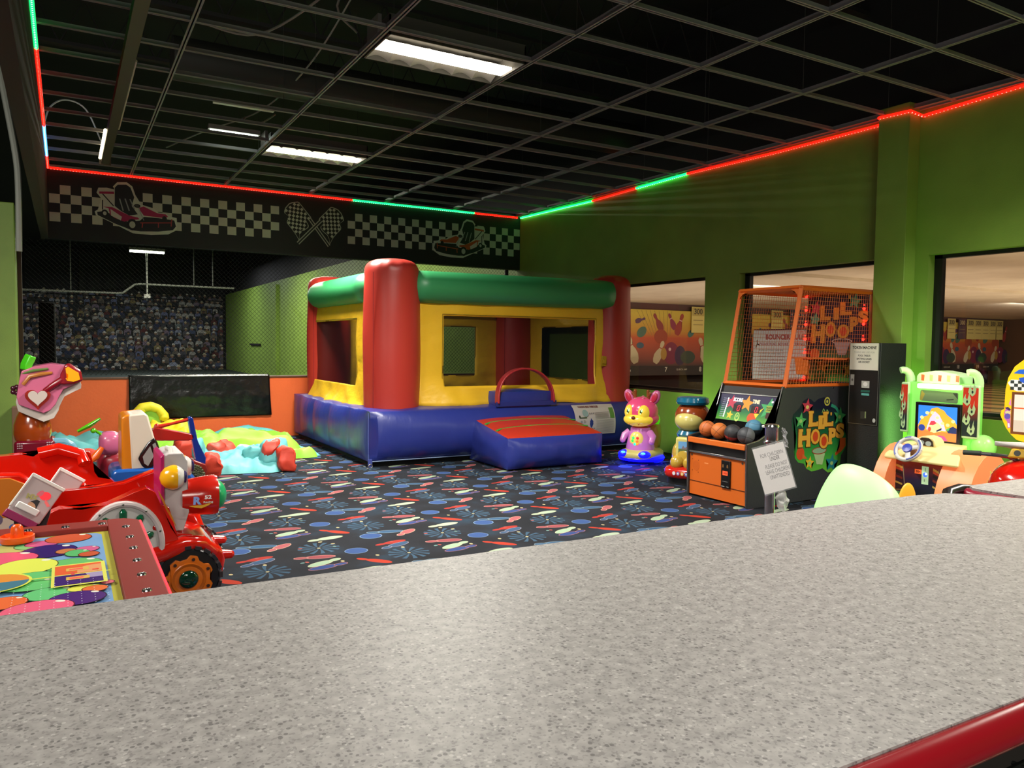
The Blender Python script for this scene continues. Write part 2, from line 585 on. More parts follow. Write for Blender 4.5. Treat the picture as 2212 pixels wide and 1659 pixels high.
# deck above the open grid
nd = NT('deck_paint', .8)
_n = nd.noise(.5, 3)
struct('ceiling', B().use(nd.color(nd.ramp(_n, [(.4, '0a0b09'), (.62, '10140a'), (.8, '1e2a0c')]))).box(-12, XR, -4, 41, 5.6, 5.7))
for i, y in enumerate((3.2, 5.1, 7.0, 8.6, 10.3)):
    b = B().use(mat('0c0d0a', .8))
    b.box(-6, XR, y - .05, y + .05, 5.3, 5.34); b.box(-6, XR, y - .05, y + .05, 4.78, 4.82)
    for k in range(26):
        x = -6 + k * .5
        b.tube([(x, y, 4.8), (x + .25, y, 5.32), (x + .5, y, 4.8)], .012, n=5)
    struct('trim_%d' % (i + 5), b)
struct('trim_10', B().use(mat('15170f', .6)).cyl((1.0, 8.75, 4.35), (7.0, 8.75, 4.35), .22, n=20))

# ---- suspended grid without tiles
grid = thing('ceiling_grid', None, None, (3.4, 5, ZC)); grid['kind'] = 'structure'
GM = mat('8c8a8c', .5)
XS = [0.82 + 1.2255 * k for k in range(-0, 6)]
for x in XS:
    b = B().box(x - .019, x + .019, -3, YB, ZC, ZC + .006)
    b.box(x - .005, x + .005, -3, YB, ZC, ZC + .045).obj('main_runner', GM, grid)
ROWS = [2.92 + .6085 * k for k in range(15)]
for k, y in enumerate(ROWS):
    for i in range(-1, 6):
        x0 = -.17 if i < 0 else XS[i]
        x1 = XS[i + 1] if i < 5 else XR
        if k < 2 and i < 2 or (i == 1 and k in (5, 11)): continue
        b = B().box(x0 + .019, x1 - .019, y - .017, y + .017, ZC, ZC + .006)
        b.box(x0 + .019, x1 - .019, y - .004, y + .004, ZC, ZC + .036).obj('cross_tee', GM, grid)
B().box(-.17, XR, YB - .03, YB, ZC, ZC + .03).box(XR - .03, XR, -3, YB, ZC, ZC + .03).box(-.17, -.14, -3, YB, ZC, ZC + .03).obj('wall_angle', GM, grid)
# hanger wires
WM = mat('55534f', .4, metal=.7)
k = 0
w0 = None
for x in XS[1:]:
    for y in ROWS[1::2]:
        if rnd.random() < .3: continue
        q = B().cyl((x, y, ZC + .04), (x + rnd.uniform(-.02, .02), y, 5.6), .0022, n=5).obj('hanger_wire', WM)
        prop(q, 'thin grey hanger wire holding the bare ceiling grid', 'wire', 'hanger wires above the ceiling grid')
for nm, pts, lab, c in (
    ('loose_cable', [(.0, 6.2, 3.95), (.25, 6.3, 3.9), (.42, 6.4, 4.02), (.6, 6.25, 3.95), (.9, 5.6, 4.2)], 'pale loose cable looping above the grid near the top left corner', '9a9a96'),
    ('loose_cable', [(.9, 6.2, 3.8), (1.3, 6.1, 3.76), (1.7, 5.7, 4.0), (2.0, 5.2, 4.3)], 'long pale cable sagging across the grid near the top edge', '8d8a80'),
    ('loose_cable', [(-.16, 9.8, 3.72), (-.1, 9.85, 3.95), (.05, 10.1, 4.12), (.25, 10.3, 4.1), (.4, 10.4, 3.8), (.44, 10.42, 3.70)], 'arched cable running from the left LED strip to the narrow strip light', 'aab0b8'),
    ('loose_cable', [(1.1, 10.3, 3.78), (1.5, 9.9, 3.95), (2.0, 9.2, 4.1), (2.3, 8.2, 4.4), (2.5, 7.2, 4.9)], 'drooping cable that runs up from behind the lower troffer', '77756c'),
    ('loose_cable', [(1.75, 8.9, 3.9), (1.7, 8.75, 3.8), (1.85, 8.6, 3.78), (2.05, 8.8, 3.95)], 'small curled cable end hanging beside the lower troffer', '8a877c'),
    ('loose_cable', [(2.0, 5.9, 3.85), (1.8, 5.7, 4.0), (2.2, 5.0, 4.4), (2.4, 4.2, 4.9)], 'cable leaving the end of the large troffer', '7e7a70')):
    prop(B().tube(sm(pts), .009, n=6).obj(nm, mat(c, .5)), lab, 'cable')

# ---- light fixtures
EM = mat('ffffff', .4, emit=9.0, ecol='fff4dc')
def troffer(x0, x1, y0, y1, label):
    t = thing('troffer_light', label, 'ceiling light', ((x0 + x1) / 2, (y0 + y1) / 2, ZC), group=None)
    b = B(); h = .14
    b.box(x0, x1, y0, y0 + .012, ZC, ZC + h); b.box(x0, x1, y1 - .012, y1, ZC, ZC + h)
    b.box(x0, x0 + .012, y0, y1, ZC, ZC + h); b.box(x1 - .012, x1, y0, y1, ZC, ZC + h); b.box(x0, x1, y0, y1, ZC + h, ZC + h + .01)
    b.obj('housing', mat('4a4743', .5), t)
    ym = (y0 + y1) / 2
    for sgn in (-1, 1):
        b = B()
        for k in range(6):
            xa = x0 + .02 + (x1 - x0 - .04) * k / 6; xb = x0 + .02 + (x1 - x0 - .04) * (k + 1) / 6
            ya = ym + sgn * .095; yb = ym + sgn * ((y1 - y0) / 2 - .014)
            b.grid(lambda u, v: (xa + (xb - xa) * u, ya + (yb - ya) * v, ZC + .075 - .07 * v + .035 * math.sin(PI * u)), 6, 4)
        b.obj('louvre_reflector', mat('c9c6ba', .35, metal=.3), t, ang=60)
    B().box(x0 + .02, x1 - .02, ym - .09, ym + .09, ZC + .012, ZC + .03).obj('lamp_lens', EM, t)
    B().box(x0 - .03, x0, ym - .12, ym + .12, ZC + .02, ZC + .2).obj('end_plate', mat('77736c', .5), t)
    return t
troffer(2.085, 3.245, 5.42, 5.99, 'large lit louvred troffer near the top of the photo, closest to camera')
troffer(2.085, 3.245, 9.16, 9.72, 'smaller looking lit troffer farther back, above the flag emblem')
t = thing('strip_light', 'long narrow strip light hung lengthwise under the grid at left', 'strip light', (.465, 8, 3.6))
B().box(.42, .51, 2.8, 10.85, 3.61, 3.69).obj('channel', mat('4b4336', .5), t)
for y0, y1 in ((9.3, 10.75),): B().cyl((.405, y0, 3.655), (.405, y1, 3.655), .016, n=10).obj('fluorescent_tube', mat('ffffff', .4, emit=6, ecol='fff0c0'), t)
B().cyl((.525, 6.9, 3.66), (.525, 9.2, 3.66), .01, n=8).obj('strip_highlight', mat('d8d4c4', .3), t)  # pale bar standing in for the white highlight along the right side
B().box(.40, .53, 10.85, 10.87, 3.60, 3.70).obj('end_cap', mat('6a5a48', .5), t)
t = thing('fluorescent_batten', 'thin lit batten above the grid, left of the lower troffer', 'strip light', (1.75, 9.6, 4.0))
B().cyl((1.47, 9.45, 3.84), (2.0, 9.45, 3.84), .018, n=10).obj('fluorescent_tube', mat('ffffff', .4, emit=6, ecol='eefff0'), t)
B().box(1.45, 2.02, 9.41, 9.49, 3.86, 3.91).obj('housing', mat('8c8a80', .5), t)
t = thing('fluorescent_batten', 'faint batten higher above the grid over the lit thin one', 'strip light', (1.6, 8.6, 4.1))
B().box(1.38, 2.0, 8.62, 8.68, 3.93, 3.95).obj('housing', mat('d8d6c8', .5), t)
t = thing('pendant_light', 'bright strip pendant over the batting cage with a drop pole', 'pendant light', (2.55, 30, 4.5))
B().box(2.0, 3.1, 29.95, 30.1, 4.5, 4.56).obj('fluorescent_tube', mat('ffffff', .4, emit=8, ecol='f4ffe0'), t)
B().box(1.98, 3.12, 29.9, 30.15, 4.57, 4.66).obj('housing', mat('8a8a84', .5), t)
B().cyl((2.53, 30, 4.6), (2.53, 30, 3.0), .035, n=10).obj('drop_pole', mat('aeb0aa', .4, metal=.5), t)
B().cyl((2.2, 30, 4.6), (2.2, 30, 5.62), .012, n=6).cyl((2.9, 30, 4.6), (2.9, 30, 5.62), .012, n=6).obj('suspension_rod', mat('6a6c66', .5), t)
B().box(2.43, 2.63, 29.93, 30.07, 2.92, 3.05).obj('junction_box', mat('c9c9c2', .5), t)
prop(B().tube([(-1.3, 30.2, 3.06), (1.6, 30.2, 3.06), (1.78, 30.2, 3.08), (2.15, 30.2, 3.38), (2.3, 30.2, 3.41), (5.5, 30.2, 3.40)], .035, n=8).obj('conduit_pipe', mat('b9bbb2', .4, metal=.5)), 'long galvanised conduit with a raised kink crossing above the crowd mural', 'pipe')
prop(B().tube(sm([(-.505, 9, 4.15), (-.49, 9, 3.95), (-.395, 9, 3.3), (-.37, 9, 2.95), (-.375, 9, 2.3)]), .028, n=8).obj('conduit_pipe', mat('8e9288', .5)), 'grey bent conduit coming down at the upper left edge of the photo', 'pipe')
for x, a, bb in ((.2, 3.1, 4.6), (4.1, 3.45, 4.6), (4.75, 3.45, 4.3)):
    prop(B().cyl((x, 30.2, a), (x, 30.2, 5.62), .02, n=6).obj('hanger_rod', mat('6a6c66', .5)), 'thin rod holding the conduit above the crowd mural', 'rod', 'conduit rods in the batting cage')

# ---- LED rope along the wall tops
def led(name, label, runs, loc):
    t = thing(name, label, 'LED strip light', loc)
    for nm, c, core, path, es in runs:
        P = [Vector(p) for p in path]
        b = B().use(mat(c, .3, emit=es, ecol=c)).tube(P, .0145, n=8)
        b.use(mat('ffffff', .3, emit=es * 1.2, ecol=core))
        for p, q in zip(P, P[1:]):
            L = (q - p).length
            n = max(1, int(L / .036))
            for i in range(n):
                c_ = p.lerp(q, (i + .5) / n)
                b.ell((c_.x, c_.y, c_.z - .0085), (.007, .007, .008), nu=6, nv=4)
        b.obj(nm, None, t)
    return t
RED, GRN, BLU = 'ff1408', '10ff60', '4090ff'
yl, zl = YB - .018, 3.685
led('led_strip', 'red and green LED rope along the top of the checkered bulkhead', [
    ('red_segment', RED, 'ff9080', [(-.14, yl, zl), (3.96, yl, zl)], 3.2),
    ('green_segment', GRN, 'd0ffe0', [(3.96, yl, zl), (6.12, yl, zl)], 4.2),
    ('red_segment', RED, 'ff6050', [(6.12, yl, zl), (6.98, yl, zl)], 3.2)], (3.4, yl, zl))
xl = XR - .018
led('led_strip', 'red and green LED rope along the top of the green right wall', [
    ('green_segment', GRN, 'e0ffe8', [(xl, 11.86, zl), (xl, 9.71, 3.655)], 4.6),
    ('red_segment', RED, 'ff6050', [(xl, 9.71, 3.655), (xl, 8.66, 3.67)], 3.2),
    ('green_segment', GRN, 'e0ffe8', [(xl, 8.66, 3.67), (xl, 7.63, 3.685)], 4.6),
    ('red_segment', RED, 'ff8070', [(xl, 7.63, 3.685), (xl, 6.2, 3.66), (xl, 4.82, 3.66), (6.87, 4.79, 3.68), (6.862, 4.46, 3.665), (xl, 4.44, 3.64), (xl, 3.5, 3.68), (xl, 2.2, 3.69)], 3.2)], (xl, 6, zl))
led('led_strip', 'mostly red LED rope with white tip along the left bulkhead edge', [
    ('red_segment', RED, 'ff7060', [(-.155, 11.86, 3.68), (-.155, 11.1, 3.685)], 3.2),
    ('blue_segment', BLU, 'e0f0ff', [(-.155, 11.1, 3.685), (-.155, 9.6, 3.69)], 4.0),
    ('red_segment', RED, 'ff5040', [(-.155, 9.6, 3.69), (-.155, 7.1, 3.69)], 3.0),
    ('green_segment', GRN, 'd0ffe0', [(-.155, 7.1, 3.69), (-.155, 5.2, 3.69)], 3.0)], (-.155, 8, 3.69))

# ---- graphics on the black bulkhead
DW = 'b9b3a4'
def checker(x0, x1, z1, label, first, skip=()):
    a = Art(FY(YB))
    n = round((x1 - x0) / .1215)
    for i in range(n):
        for j in range(4):
            if (i + j) % 2 == first:
                xa = x0 + (x1 - x0) * i / n
                a.k = .001
                a.rect(xa, xa + (x1 - x0) / n, z1 - .1205 * (j + 1), z1 - .1205 * j, DW)
    prop(a.obj('checkered_strip'), label, 'wall graphic')
checker(-.15, 2.823, 3.478, 'long black and white checkered strip behind the pink kart picture', 1)
checker(3.887, 7.04, 3.482, 'black and white checkered strip behind the orange kart picture', 1)
KW=[(0.424,3.491),(0.525,3.502),(0.62,3.488),(0.599,3.527),(0.651,3.59),(0.77,3.603),(0.837,3.553),(0.873,3.441),(0.947,3.316),(1.1,3.281),(1.161,3.228),(1.254,3.229),(1.317,3.184),(1.396,3.174),(1.402,3.072),(1.394,3.003),(1.283,2.935),(1.065,2.909),(0.836,2.915),(0.702,2.979),(0.556,3.048),(0.389,3.123),(0.376,3.17),(0.412,3.198),(0.443,3.298),(0.458,3.349),(0.401,3.424)]
KS=[(0.621,3.513),(0.658,3.558),(0.762,3.57),(0.814,3.534),(0.858,3.407),(0.826,3.288),(0.9,3.179),(0.794,3.152),(0.69,3.208),(0.617,3.267)]
KT=[(0.678,3.371),(0.72,3.211),(0.745,3.378),(0.795,3.218),(0.805,3.376),(0.863,3.241),(0.433,3.427),(0.612,3.443),(0.473,3.415),(0.603,3.265),(0.472,3.334),(0.47,3.204),(0.929,3.065),(1.332,3.1),(0.959,3.067),(0.951,3.0),(1.159,3.085),(1.159,3.018),(1.332,3.151),(1.323,3.049),(0.894,3.294),(0.975,3.102)]
KL=[(0.478,3.245),(0.588,3.248),(0.646,3.221),(0.794,3.152),(0.899,3.137),(0.922,3.114),(0.793,3.086),(0.733,3.064),(0.615,3.103),(0.557,3.147),(0.543,3.227)]
KB=[(0.565,3.221),(0.704,3.127),(0.689,3.077),(0.571,3.132)]
KR=[(0.916,3.272),(0.977,3.294),(1.145,3.218),(1.254,3.212),(1.285,3.181),(1.222,3.158),(1.098,3.164),(0.976,3.169),(0.931,3.231)]
KD=[(0.404,3.165),(0.499,3.19),(0.704,3.078),(0.793,3.069),(0.929,3.098),(0.976,3.152),(1.16,3.152),(1.364,3.137),(1.386,3.054),(1.346,3.0),(1.158,2.964),(0.927,2.948),(0.822,2.956),(0.614,3.029),(0.411,3.125)]
KO=[(0.496,3.157),(0.83,3.031),(0.894,3.294),(1.238,3.151)]
FL=[(3.105,3.578),(3.125,3.57),(3.31,3.357),(3.289,3.334),(3.222,3.333),(3.227,3.308),(3.268,3.236),(3.268,3.205),(3.242,3.177),(3.155,3.129),(3.129,3.082),(3.124,3.005),(3.114,3.004),(3.073,3.072),(3.013,3.153),(2.94,3.237),(2.938,3.267),(2.968,3.33),(2.958,3.35),(2.903,3.385),(2.898,3.414),(2.913,3.466),(2.969,3.537),(3.029,3.565)]
FR=[(3.614,3.547),(3.646,3.548),(3.731,3.52),(3.785,3.468),(3.817,3.398),(3.825,3.357),(3.801,3.334),(3.758,3.304),(3.78,3.238),(3.774,3.207),(3.699,3.128),(3.645,3.056),(3.603,2.975),(3.595,2.979),(3.587,3.046),(3.561,3.101),(3.482,3.162),(3.455,3.2),(3.45,3.226),(3.503,3.277),(3.508,3.313),(3.466,3.32),(3.424,3.331),(3.435,3.358)]
FP=[(3.103,2.948),(3.461,3.324),(3.284,3.334),(3.587,2.942)]
def kart(label, f, pk, dk):
    a = Art(FY(YB), lift=.003)
    g = lambda pts: [f(p) for p in pts]
    s = abs(f((1, 0))[0] - f((0, 0))[0])
    a.poly(g(KW), 'c4bfb2')
    a.poly(g(KD), '17161a')
    for i, (r1, r2) in enumerate(((.04, .022),)):
        x, z = f(KO[0]); a.ell(x, z, .042 * s, .05, '0c0c0d'); a.ell(x, z, .022 * s, .026, 'b5b0a6')
    a.poly(g(KL), pk); a.poly(g(KR), pk); a.poly(g(KB), 'c9b8b0')
    a.poly(g(KS), '1d1c20')
    for i in (0, 2, 4): a.line(g(KT[i:i + 2]), .016, '8d8a88')
    a.line(g(KT[6:8]), .03, pk); a.line(g(KT[8:10]), .014, '1b1a1c'); a.line(g(KT[10:12]), .014, '1b1a1c')
    for i in (12, 14, 16, 18): a.line(g(KT[i:i + 2]), .014, dk)
    a.line(g(KT[20:22]), .008, '8f8d8a')
    x, z = f(KO[1]); a.ell(x, z, .066 * s, .078, '0c0c0d'); a.ell(x, z, .038 * s, .046, 'b5b0a6')
    x, z = f(KO[2]); a.ell(x, z, .04 * s, .026, '0c0c0d'); a.ell(x, z, .026 * s, .015, '3a3838')
    x, z = f(KO[3]); a.ell(x, z, .03 * s, .034, '0c0c0d')
    prop(a.obj('kart_decal'), label, 'wall graphic')
kart('pink go kart picture with white outline at the left of the bulkhead', lambda p: p, 'a3164a', 'a03030')
kart('orange go kart picture with white outline at the right of the bulkhead', lambda p: (5.36 + (1.402 - p[0]) * .985, 3.075 + (p[1] - 3.087) * .96), 'b8481c', 'b04a28')
a = Art(FY(YB), lift=.003)
for o in (FL, FR):
    cx = sum(p[0] for p in o) / len(o); cz = sum(p[1] for p in o) / len(o)
    a.poly(o, 'a9a698'); a.poly([(cx + (x - cx) * .93, cz + (z - cz) * .95) for x, z in o], '131310')
    ins = [(cx + (x - cx) * .9, cz + (z - cz) * .92) for x, z in o]
    def inside(x, z):
        r = False
        for (x1, z1), (x2, z2) in zip(ins, ins[1:] + ins[:1]):
            if (z1 > z) != (z2 > z) and x < (x2 - x1) * (z - z1) / (z2 - z1) + x1: r = not r
        return r
    a.k += .0002; k0 = a.k
    for i in range(-12, 13):
        for j in range(-12, 13):
            if (i + j) % 2: continue
            an = .7 if o is FL else .85
            q = .041
            px = cx + q * (i * math.cos(an) - j * math.sin(an)); pz = cz + q * (i * math.sin(an) + j * math.cos(an))
            if inside(px, pz):
                a.k = k0
                a.poly([(px + .027 * math.cos(an + t), pz + .027 * math.sin(an + t)) for t in (PI / 4, 3 * PI / 4, 5 * PI / 4, 7 * PI / 4)], 'b9b5a6')
    a.k = k0 + .0008
a.line(FP[2:4], .052, 'a9a698'); a.line(FP[2:4], .022, '1a1a16'); a.line(FP[0:2], .052, 'a9a698'); a.line(FP[0:2], .022, '1a1a16')
prop(a.obj('crossed_flags_decal'), 'crossed checkered flags emblem in the middle of the bulkhead', 'wall graphic')

# ---- net across the opening, its black post, black pad on the half wall
b = B()
Y = YB + .05; z0, z1 = .955, 2.765; x0, x1 = -.44, 7.0; st = .062
def strand(sl):
    c = x0 - (z1 - z0) if sl > 0 else x0
    while c < x1 + (z1 - z0):
        xa, xb = (c, c + (z1 - z0)) if sl > 0 else (c, c - (z1 - z0))
        za, zb = z0, z1
        lo, hi = (xa, xb) if xa < xb else (xb, xa)
        q0, q1 = max(lo, x0), min(hi, x1)
        if q1 - q0 > .01:
            zz = lambda x: z0 + (z1 - z0) * ((x - xa) / (xb - xa))
            b.tube([(q0, Y, zz(q0)), (q1, Y, zz(q1))], .0021, n=3, cap=False)
        c += st * (1 if True else 1)
strand(1); strand(-1)
prop(b.obj('safety_net', mat('0a0b0a', .8)), 'black diamond mesh safety net filling the opening above the orange half wall', 'net')
prop(B().cyl((6.9, YB + .21, 0), (6.9, YB + .21, 2.8), .035, n=12).obj('net_post', mat('0c0c0d', .5)), 'black net post under the right end of the bulkhead', 'post')
prop(B().box(-.37, -.13, 14.9, 15.1, 0, 2.05).obj('padded_post', mat('060707', .85), bevel=.03), 'thick black padded post in front of the crowd mural at left', 'post')
def padfn(u, v):
    x = .755 + (2.664 - .755) * u
    s = v * .72
    wav = .012 * noise.noise((x * 2.2, v * 4, 3)) + .006 * noise.noise((x * 9, v * 6, 5))
    if s < .12: return (x, YB + .14 - s * 1.3, .93 + .006 + .012 * math.sin(PI * s / .12) )
    d = s - .12
    return (x + (.03 * (d / .6) ** 2 if u > .9 else 0), YB - .022 - .02 * math.sin(PI * min(1, d / .6)) - wav * min(1, d * 4) - .01 * math.exp(-d * 30), .936 - d)
npd = NT('pad_vinyl', .28)
npd.bump(npd.noise(7, 6), .5, .03)
prop(B().grid(padfn, 60, 40).obj('vinyl_pad', npd.color(lin('0b0c0c')), solid=.008), 'glossy black vinyl sheet draped over the orange half wall', 'vinyl sheet')
prop(B().box(6.98, 7.03, 32.9, 34.9, 1.27, 1.34).obj('wall_bar', DARK), 'small dark bar fixed on the green cage wall', 'bar')

# ---- crowd picture at the far end of the cage
a = Art(FY(40.95), rough=.8)
a.rect(-6, 7.03, .0, 3.72, '20211f')
r2 = random.Random(3)
sh = ['6a7090', '8a90a4', '485270', 'a09e9a', '2c3452', '54525a', '70685e', '3a3c42', '5c2c2a', '7c6c7c', 'a8a49c', '262c36', '1e2226', '6f7a7a', '887a50', '30302e', '26241f']
sk = ['8a6a54', '7a5a48', '9a7a62', '6a4c3c']
ha = ['c9c0a0', 'b8ae90', '3a2a20', '4a4038', '241c18', 'd0ccc0', '6a5a48']
for row in range(14):
    z = 3.62 - row * .27
    sc = .8 + row * .028
    x = -6 + r2.uniform(0, .3)
    k0 = a.k + .0005
    while x < 6.9:
        q = sc * r2.uniform(.85, 1.15)
        w, h = .15 * q, .2 * q
        zz = z - r2.uniform(0, .1)
        a.k = k0
        c = r2.choice(sh)
        a.poly([(x - w, zz - h - .1), (x - w * 1.05, zz - h * .35), (x - w * .55, zz), (x + w * .55, zz), (x + w * 1.05, zz - h * .35), (x + w, zz - h - .1)], c)
        a.k = k0 + .0004
        a.poly([(x - w * .7, zz - h - .12), (x - w * .8, zz - h * .8), (x + w * .8, zz - h * .8), (x + w * .7, zz - h - .12)], r2.choice(['2a2c34', '353842', '55504a', '1e2024']))
        a.k = k0 + .0008
        a.ell(x, zz + .065 * q, .062 * q, .078 * q, r2.choice(sk), n=10)
        a.k = k0 + .0012
        if r2.random() < .45:
            hc = r2.choice(ha[:2] + ha[5:6]); a.poly([(x - .11 * q, zz + .09 * q), (x + .11 * q, zz + .09 * q), (x + .05 * q, zz + .12 * q), (x + .04 * q, zz + .17 * q), (x - .04 * q, zz + .17 * q), (x - .05 * q, zz + .12 * q)], hc)
        else:
            a.poly([(x - .062 * q, zz + .08 * q), (x + .062 * q, zz + .08 * q), (x + .05 * q, zz + .14 * q), (x, zz + .16 * q), (x - .05 * q, zz + .14 * q)], r2.choice(ha[2:]))
        x += r2.uniform(.27, .42) * sc
a.k += .002
for z, w in ((3.47, .05), (3.1, .035)): a.line([(-6, z + .1), (7, z - .06)], w, '0a0a0a')
a.rect(6.9, 7.03, 0, 3.72, '0a0a0a')
prop(a.obj('crowd_mural'), 'large printed picture of a seated stadium crowd at the end of the batting cage', 'mural')

# ---- dark drape above the mural
def dr(u, v):
    x = .6 + 4.2 * u; return (x, 40.7 + .1 * math.sin(u * 40) * v, 5.6 - 1.7 * v - .6 * abs(u - .5) * v)
prop(B().grid(dr, 60, 8).obj('cage_drape', mat('2a2a26', .9), solid=.01), 'dark pleated drape hanging above the crowd mural', 'drape')

# ================================================================ bowling hall seen through the windows
lanes = NT('lane_boards', .35)
sx = lanes.n('ShaderNodeSeparateXYZ'); lanes.set(sx.inputs[0], lanes.pos)
ph = lanes.math('FRACT', lanes.math('DIVIDE', lanes.math('SUBTRACT', sx.outputs[0], 7.3 - 15.87), 1.41))
c_ = lanes.mix(lanes.math('LESS_THAN', ph, .62), lin('1c1612'), lin('b08a5a'))
c_ = lanes.mix(lanes.math('LESS_THAN', lanes.math('ABSOLUTE', lanes.math('SUBTRACT', ph, .81)), .07), c_, lin('7a6248'))
struct('floor_lanes', B().use(lanes.color(c_)).box(XO, 36, -4, 19, -.2, 0))
nc = NT('hall_ceiling', .9)
struct('ceiling_hall', B().use(nc.color(nc.ramp(nc.noise(1.2, 3), [(.35, 'd8ccb8'), (.7, 'e6dcc8')]))).prism([(-4, 3.35), (4, 3.1), (11, 3.0), (11, 2.93), (18, 2.72), (18.2, 3.5), (-4, 3.5)], frame((XO, 0, 0), (0, 1, 0), (0, 0, 1)), 0, 30))
struct('wall_hall', B().use(mat('6a4a30', .8)).box(35, 35.2, -4, 19, 0, 3.2).box(XO, 36, 18.6, 18.8, 0, 3.2))
valance = struct('trim_11', B().use(mat('5a3c38', .8)).box(XO, 34.4, 18.0, 18.1, 2.52, 2.82))
# masking unit artwork
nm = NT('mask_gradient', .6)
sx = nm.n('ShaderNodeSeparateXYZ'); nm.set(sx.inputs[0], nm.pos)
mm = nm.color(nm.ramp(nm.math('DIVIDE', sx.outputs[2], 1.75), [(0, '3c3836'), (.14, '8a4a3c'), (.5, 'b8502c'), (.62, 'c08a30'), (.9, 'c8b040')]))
mask = thing('masking_unit', 'warm coloured bowling pin mural over the far ends of the lanes', 'mural', (21, 17.95, .8))
MW[mask] = Matrix.Translation((21, 17.95, .8))
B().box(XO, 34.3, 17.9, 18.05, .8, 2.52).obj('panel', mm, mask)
a = Art(FY(17.9), lift=.002, rough=.6)
def bpin(x, z, L, an, c, band=None):
    ux, uz = math.sin(an), math.cos(an)
    nx, nz = uz, -ux
    prof = [(0, .10), (.12, .17), (.3, .2), (.48, .15), (.62, .075), (.72, .07), (.84, .105), (.94, .085), (1, .0)]
    P = [(x + ux * t * L + nx * w * L, z + uz * t * L + nz * w * L) for t, w in prof] + [(x + ux * t * L - nx * w * L, z + uz * t * L - nz * w * L) for t, w in prof[::-1]]
    a.poly(P, c)
    if band: a.line([(x + ux * .67 * L + nx * .08 * L, z + uz * .67 * L + nz * .08 * L), (x + ux * .67 * L - nx * .08 * L, z + uz * .67 * L - nz * .08 * L)], .03, band)
for x0 in (14.6, 17.42, 20.24, 23.06, 25.88, 28.7, 31.0, 33.0):
    a.k = .002
    for k in range(9): a.line([(x0 + .05 + k * .17, 2.5), (x0 + .55 + k * .1, 1.75)], .012, '8a7a40')
    bpin(x0 + 1.05, 1.9, .62, -.6, '8a3a34'); bpin(x0 + 1.55, 1.95, .55, -.5, '8a3248', 'c8a0a0'); bpin(x0 + 1.62, 1.78, .7, .35, '9a3a30', 'd8b0a0')
    bpin(x0 + .0, 2.15, .4, 1.3, '5a3a54'); a.ell(x0 + .25, 1.85, .2, .14, '4a6a58', .6); bpin(x0 + 2.1, 1.75, .5, .9, '4a7268')
    a.ell(x0 + 1.0, 1.72, .26, .22, '9a4428'); bpin(x0 + .78, .92, .75, .45, 'c9bc98', 'a8503c'); bpin(x0 + .05, .92, .85, -.35, 'c4b894', 'a8503c')
    a.ell(x0 + 1.42, 1.22, .3, .34, '7c2c44'); a.ell(x0 + 1.36, 1.34, .05, .05, 'd8b8b8'); a.ell(x0 + 1.78, 1.15, .22, .3, '3c2c4c'); a.ell(x0 + 1.12, 1.2, .12, .18, 'b08a3c'); a.ell(x0 + 2.1, 1.1, .3, .2, '3c4a3c')
    a.ell(x0 + .2, 1.45, .14, .09, '3c5a6a')
a.obj('printed_artwork', mask)
a = Art(FY(17.9), lift=.006, rough=.6)
a.rect(XO, 34.3, .55, .84, '2c2a28')
for i in range(19):
    a.k = .0068
    a.text(str(i + 1), 7.3 + 1.41 * i + .06, .72, .2, 'd8d4c8', .004)
for i in range(0, 19, 2): a.k = .0068; a.text('QUBICA AMF', 8.0 + 1.41 * i, .72, .075, 'b8b4a4', .001)
a.obj('lane_number_band', mask)
b = B().use(mat('141210', .8)).box(XO, 34.3, 18.3, 18.5, 0, .56)
b.obj('pit_curtain', None, mask)
def banner(x, label, dark=False):
    t = thing('score_banner', label, 'banner', (x, 17.86, 2.0))
    B().box(x - .27, x + .27, 17.85, 17.86, 1.86, 2.66).obj('cloth', mat('5a4650' if dark else 'd8c878', .8), t)
    a = Art(FY(17.85), lift=.002, rough=.8)
    a.rect(x - .25, x + .25, 2.38, 2.64, '4a3a44' if dark else 'b8a860')
    a.text('300', x, 2.51, .24, 'c0b080' if dark else '4a4038', .006)
    a.rect(x - .2, x + .2, 2.24, 2.26, '8a7c58'); a.rect(x - .2, x + .2, 2.1, 2.12, '8a7c58')
    a.obj('printing', t)
banner(17.05, 'yellow 300 banner cut by the right edge of the window nearest the bounce house')
banner(20.6, 'yellow 300 banner at the left of the flag behind the basketball cage')
banner(23.2, 'yellow 300 banner at the right of the flag behind the basketball cage')
for i, x in enumerate((30.7, 31.45, 32.05, 32.6, 33.15, 33.7, 34.2)):
    banner(x, ['leftmost yellow 300 banner in the right window', 'dark purple 300 banner in the right window', 'yellow 300 banner just right of the dark one', 'third yellow 300 banner from the right end of the row', 'second yellow 300 banner right of the dark one', 'second yellow 300 banner from the right end of the row', 'rightmost yellow 300 banner in the right window'][[0, 1, 2, 4, 3, 5, 6][i]], i == 1)
a = Art(FY(17.84), lift=.0, rough=.8)
a.rect(21.2, 22.9, .95, 2.72, 'c8c0b8')
for i in range(7): a.rect(21.2 + i * .262, 21.2 + i * .262 + .13, .95, 2.72, '8e3a34')
a.rect(21.2, 22.12, 1.45, 2.72, '2c2c44')
for i in range(5):
    for j in range(6): a.k = .006; a.star(21.3 + i * .18, 1.55 + j * .2, .045, 'c8c4c0')
prop(a.obj('hanging_flag'), 'striped flag with a dark starred corner hanging over the lanes', 'flag')
a = Art(FY(18.55, 0, 0), lift=.0)
prop(B().box(34.6, 34.95, 13.0, 15.5, 1.4, 2.0).obj('wall_poster', mat('9a7a80', .8)), 'pale poster on the brown hall wall in the right window', 'poster')
prop(B().ell((14.9, 17.2, .12), (.14, .14, .12), nu=16, nv=8).obj('ball_guard', mat('c0bcb0', .5)), 'pale dome shaped cover low in the left window', 'cover')
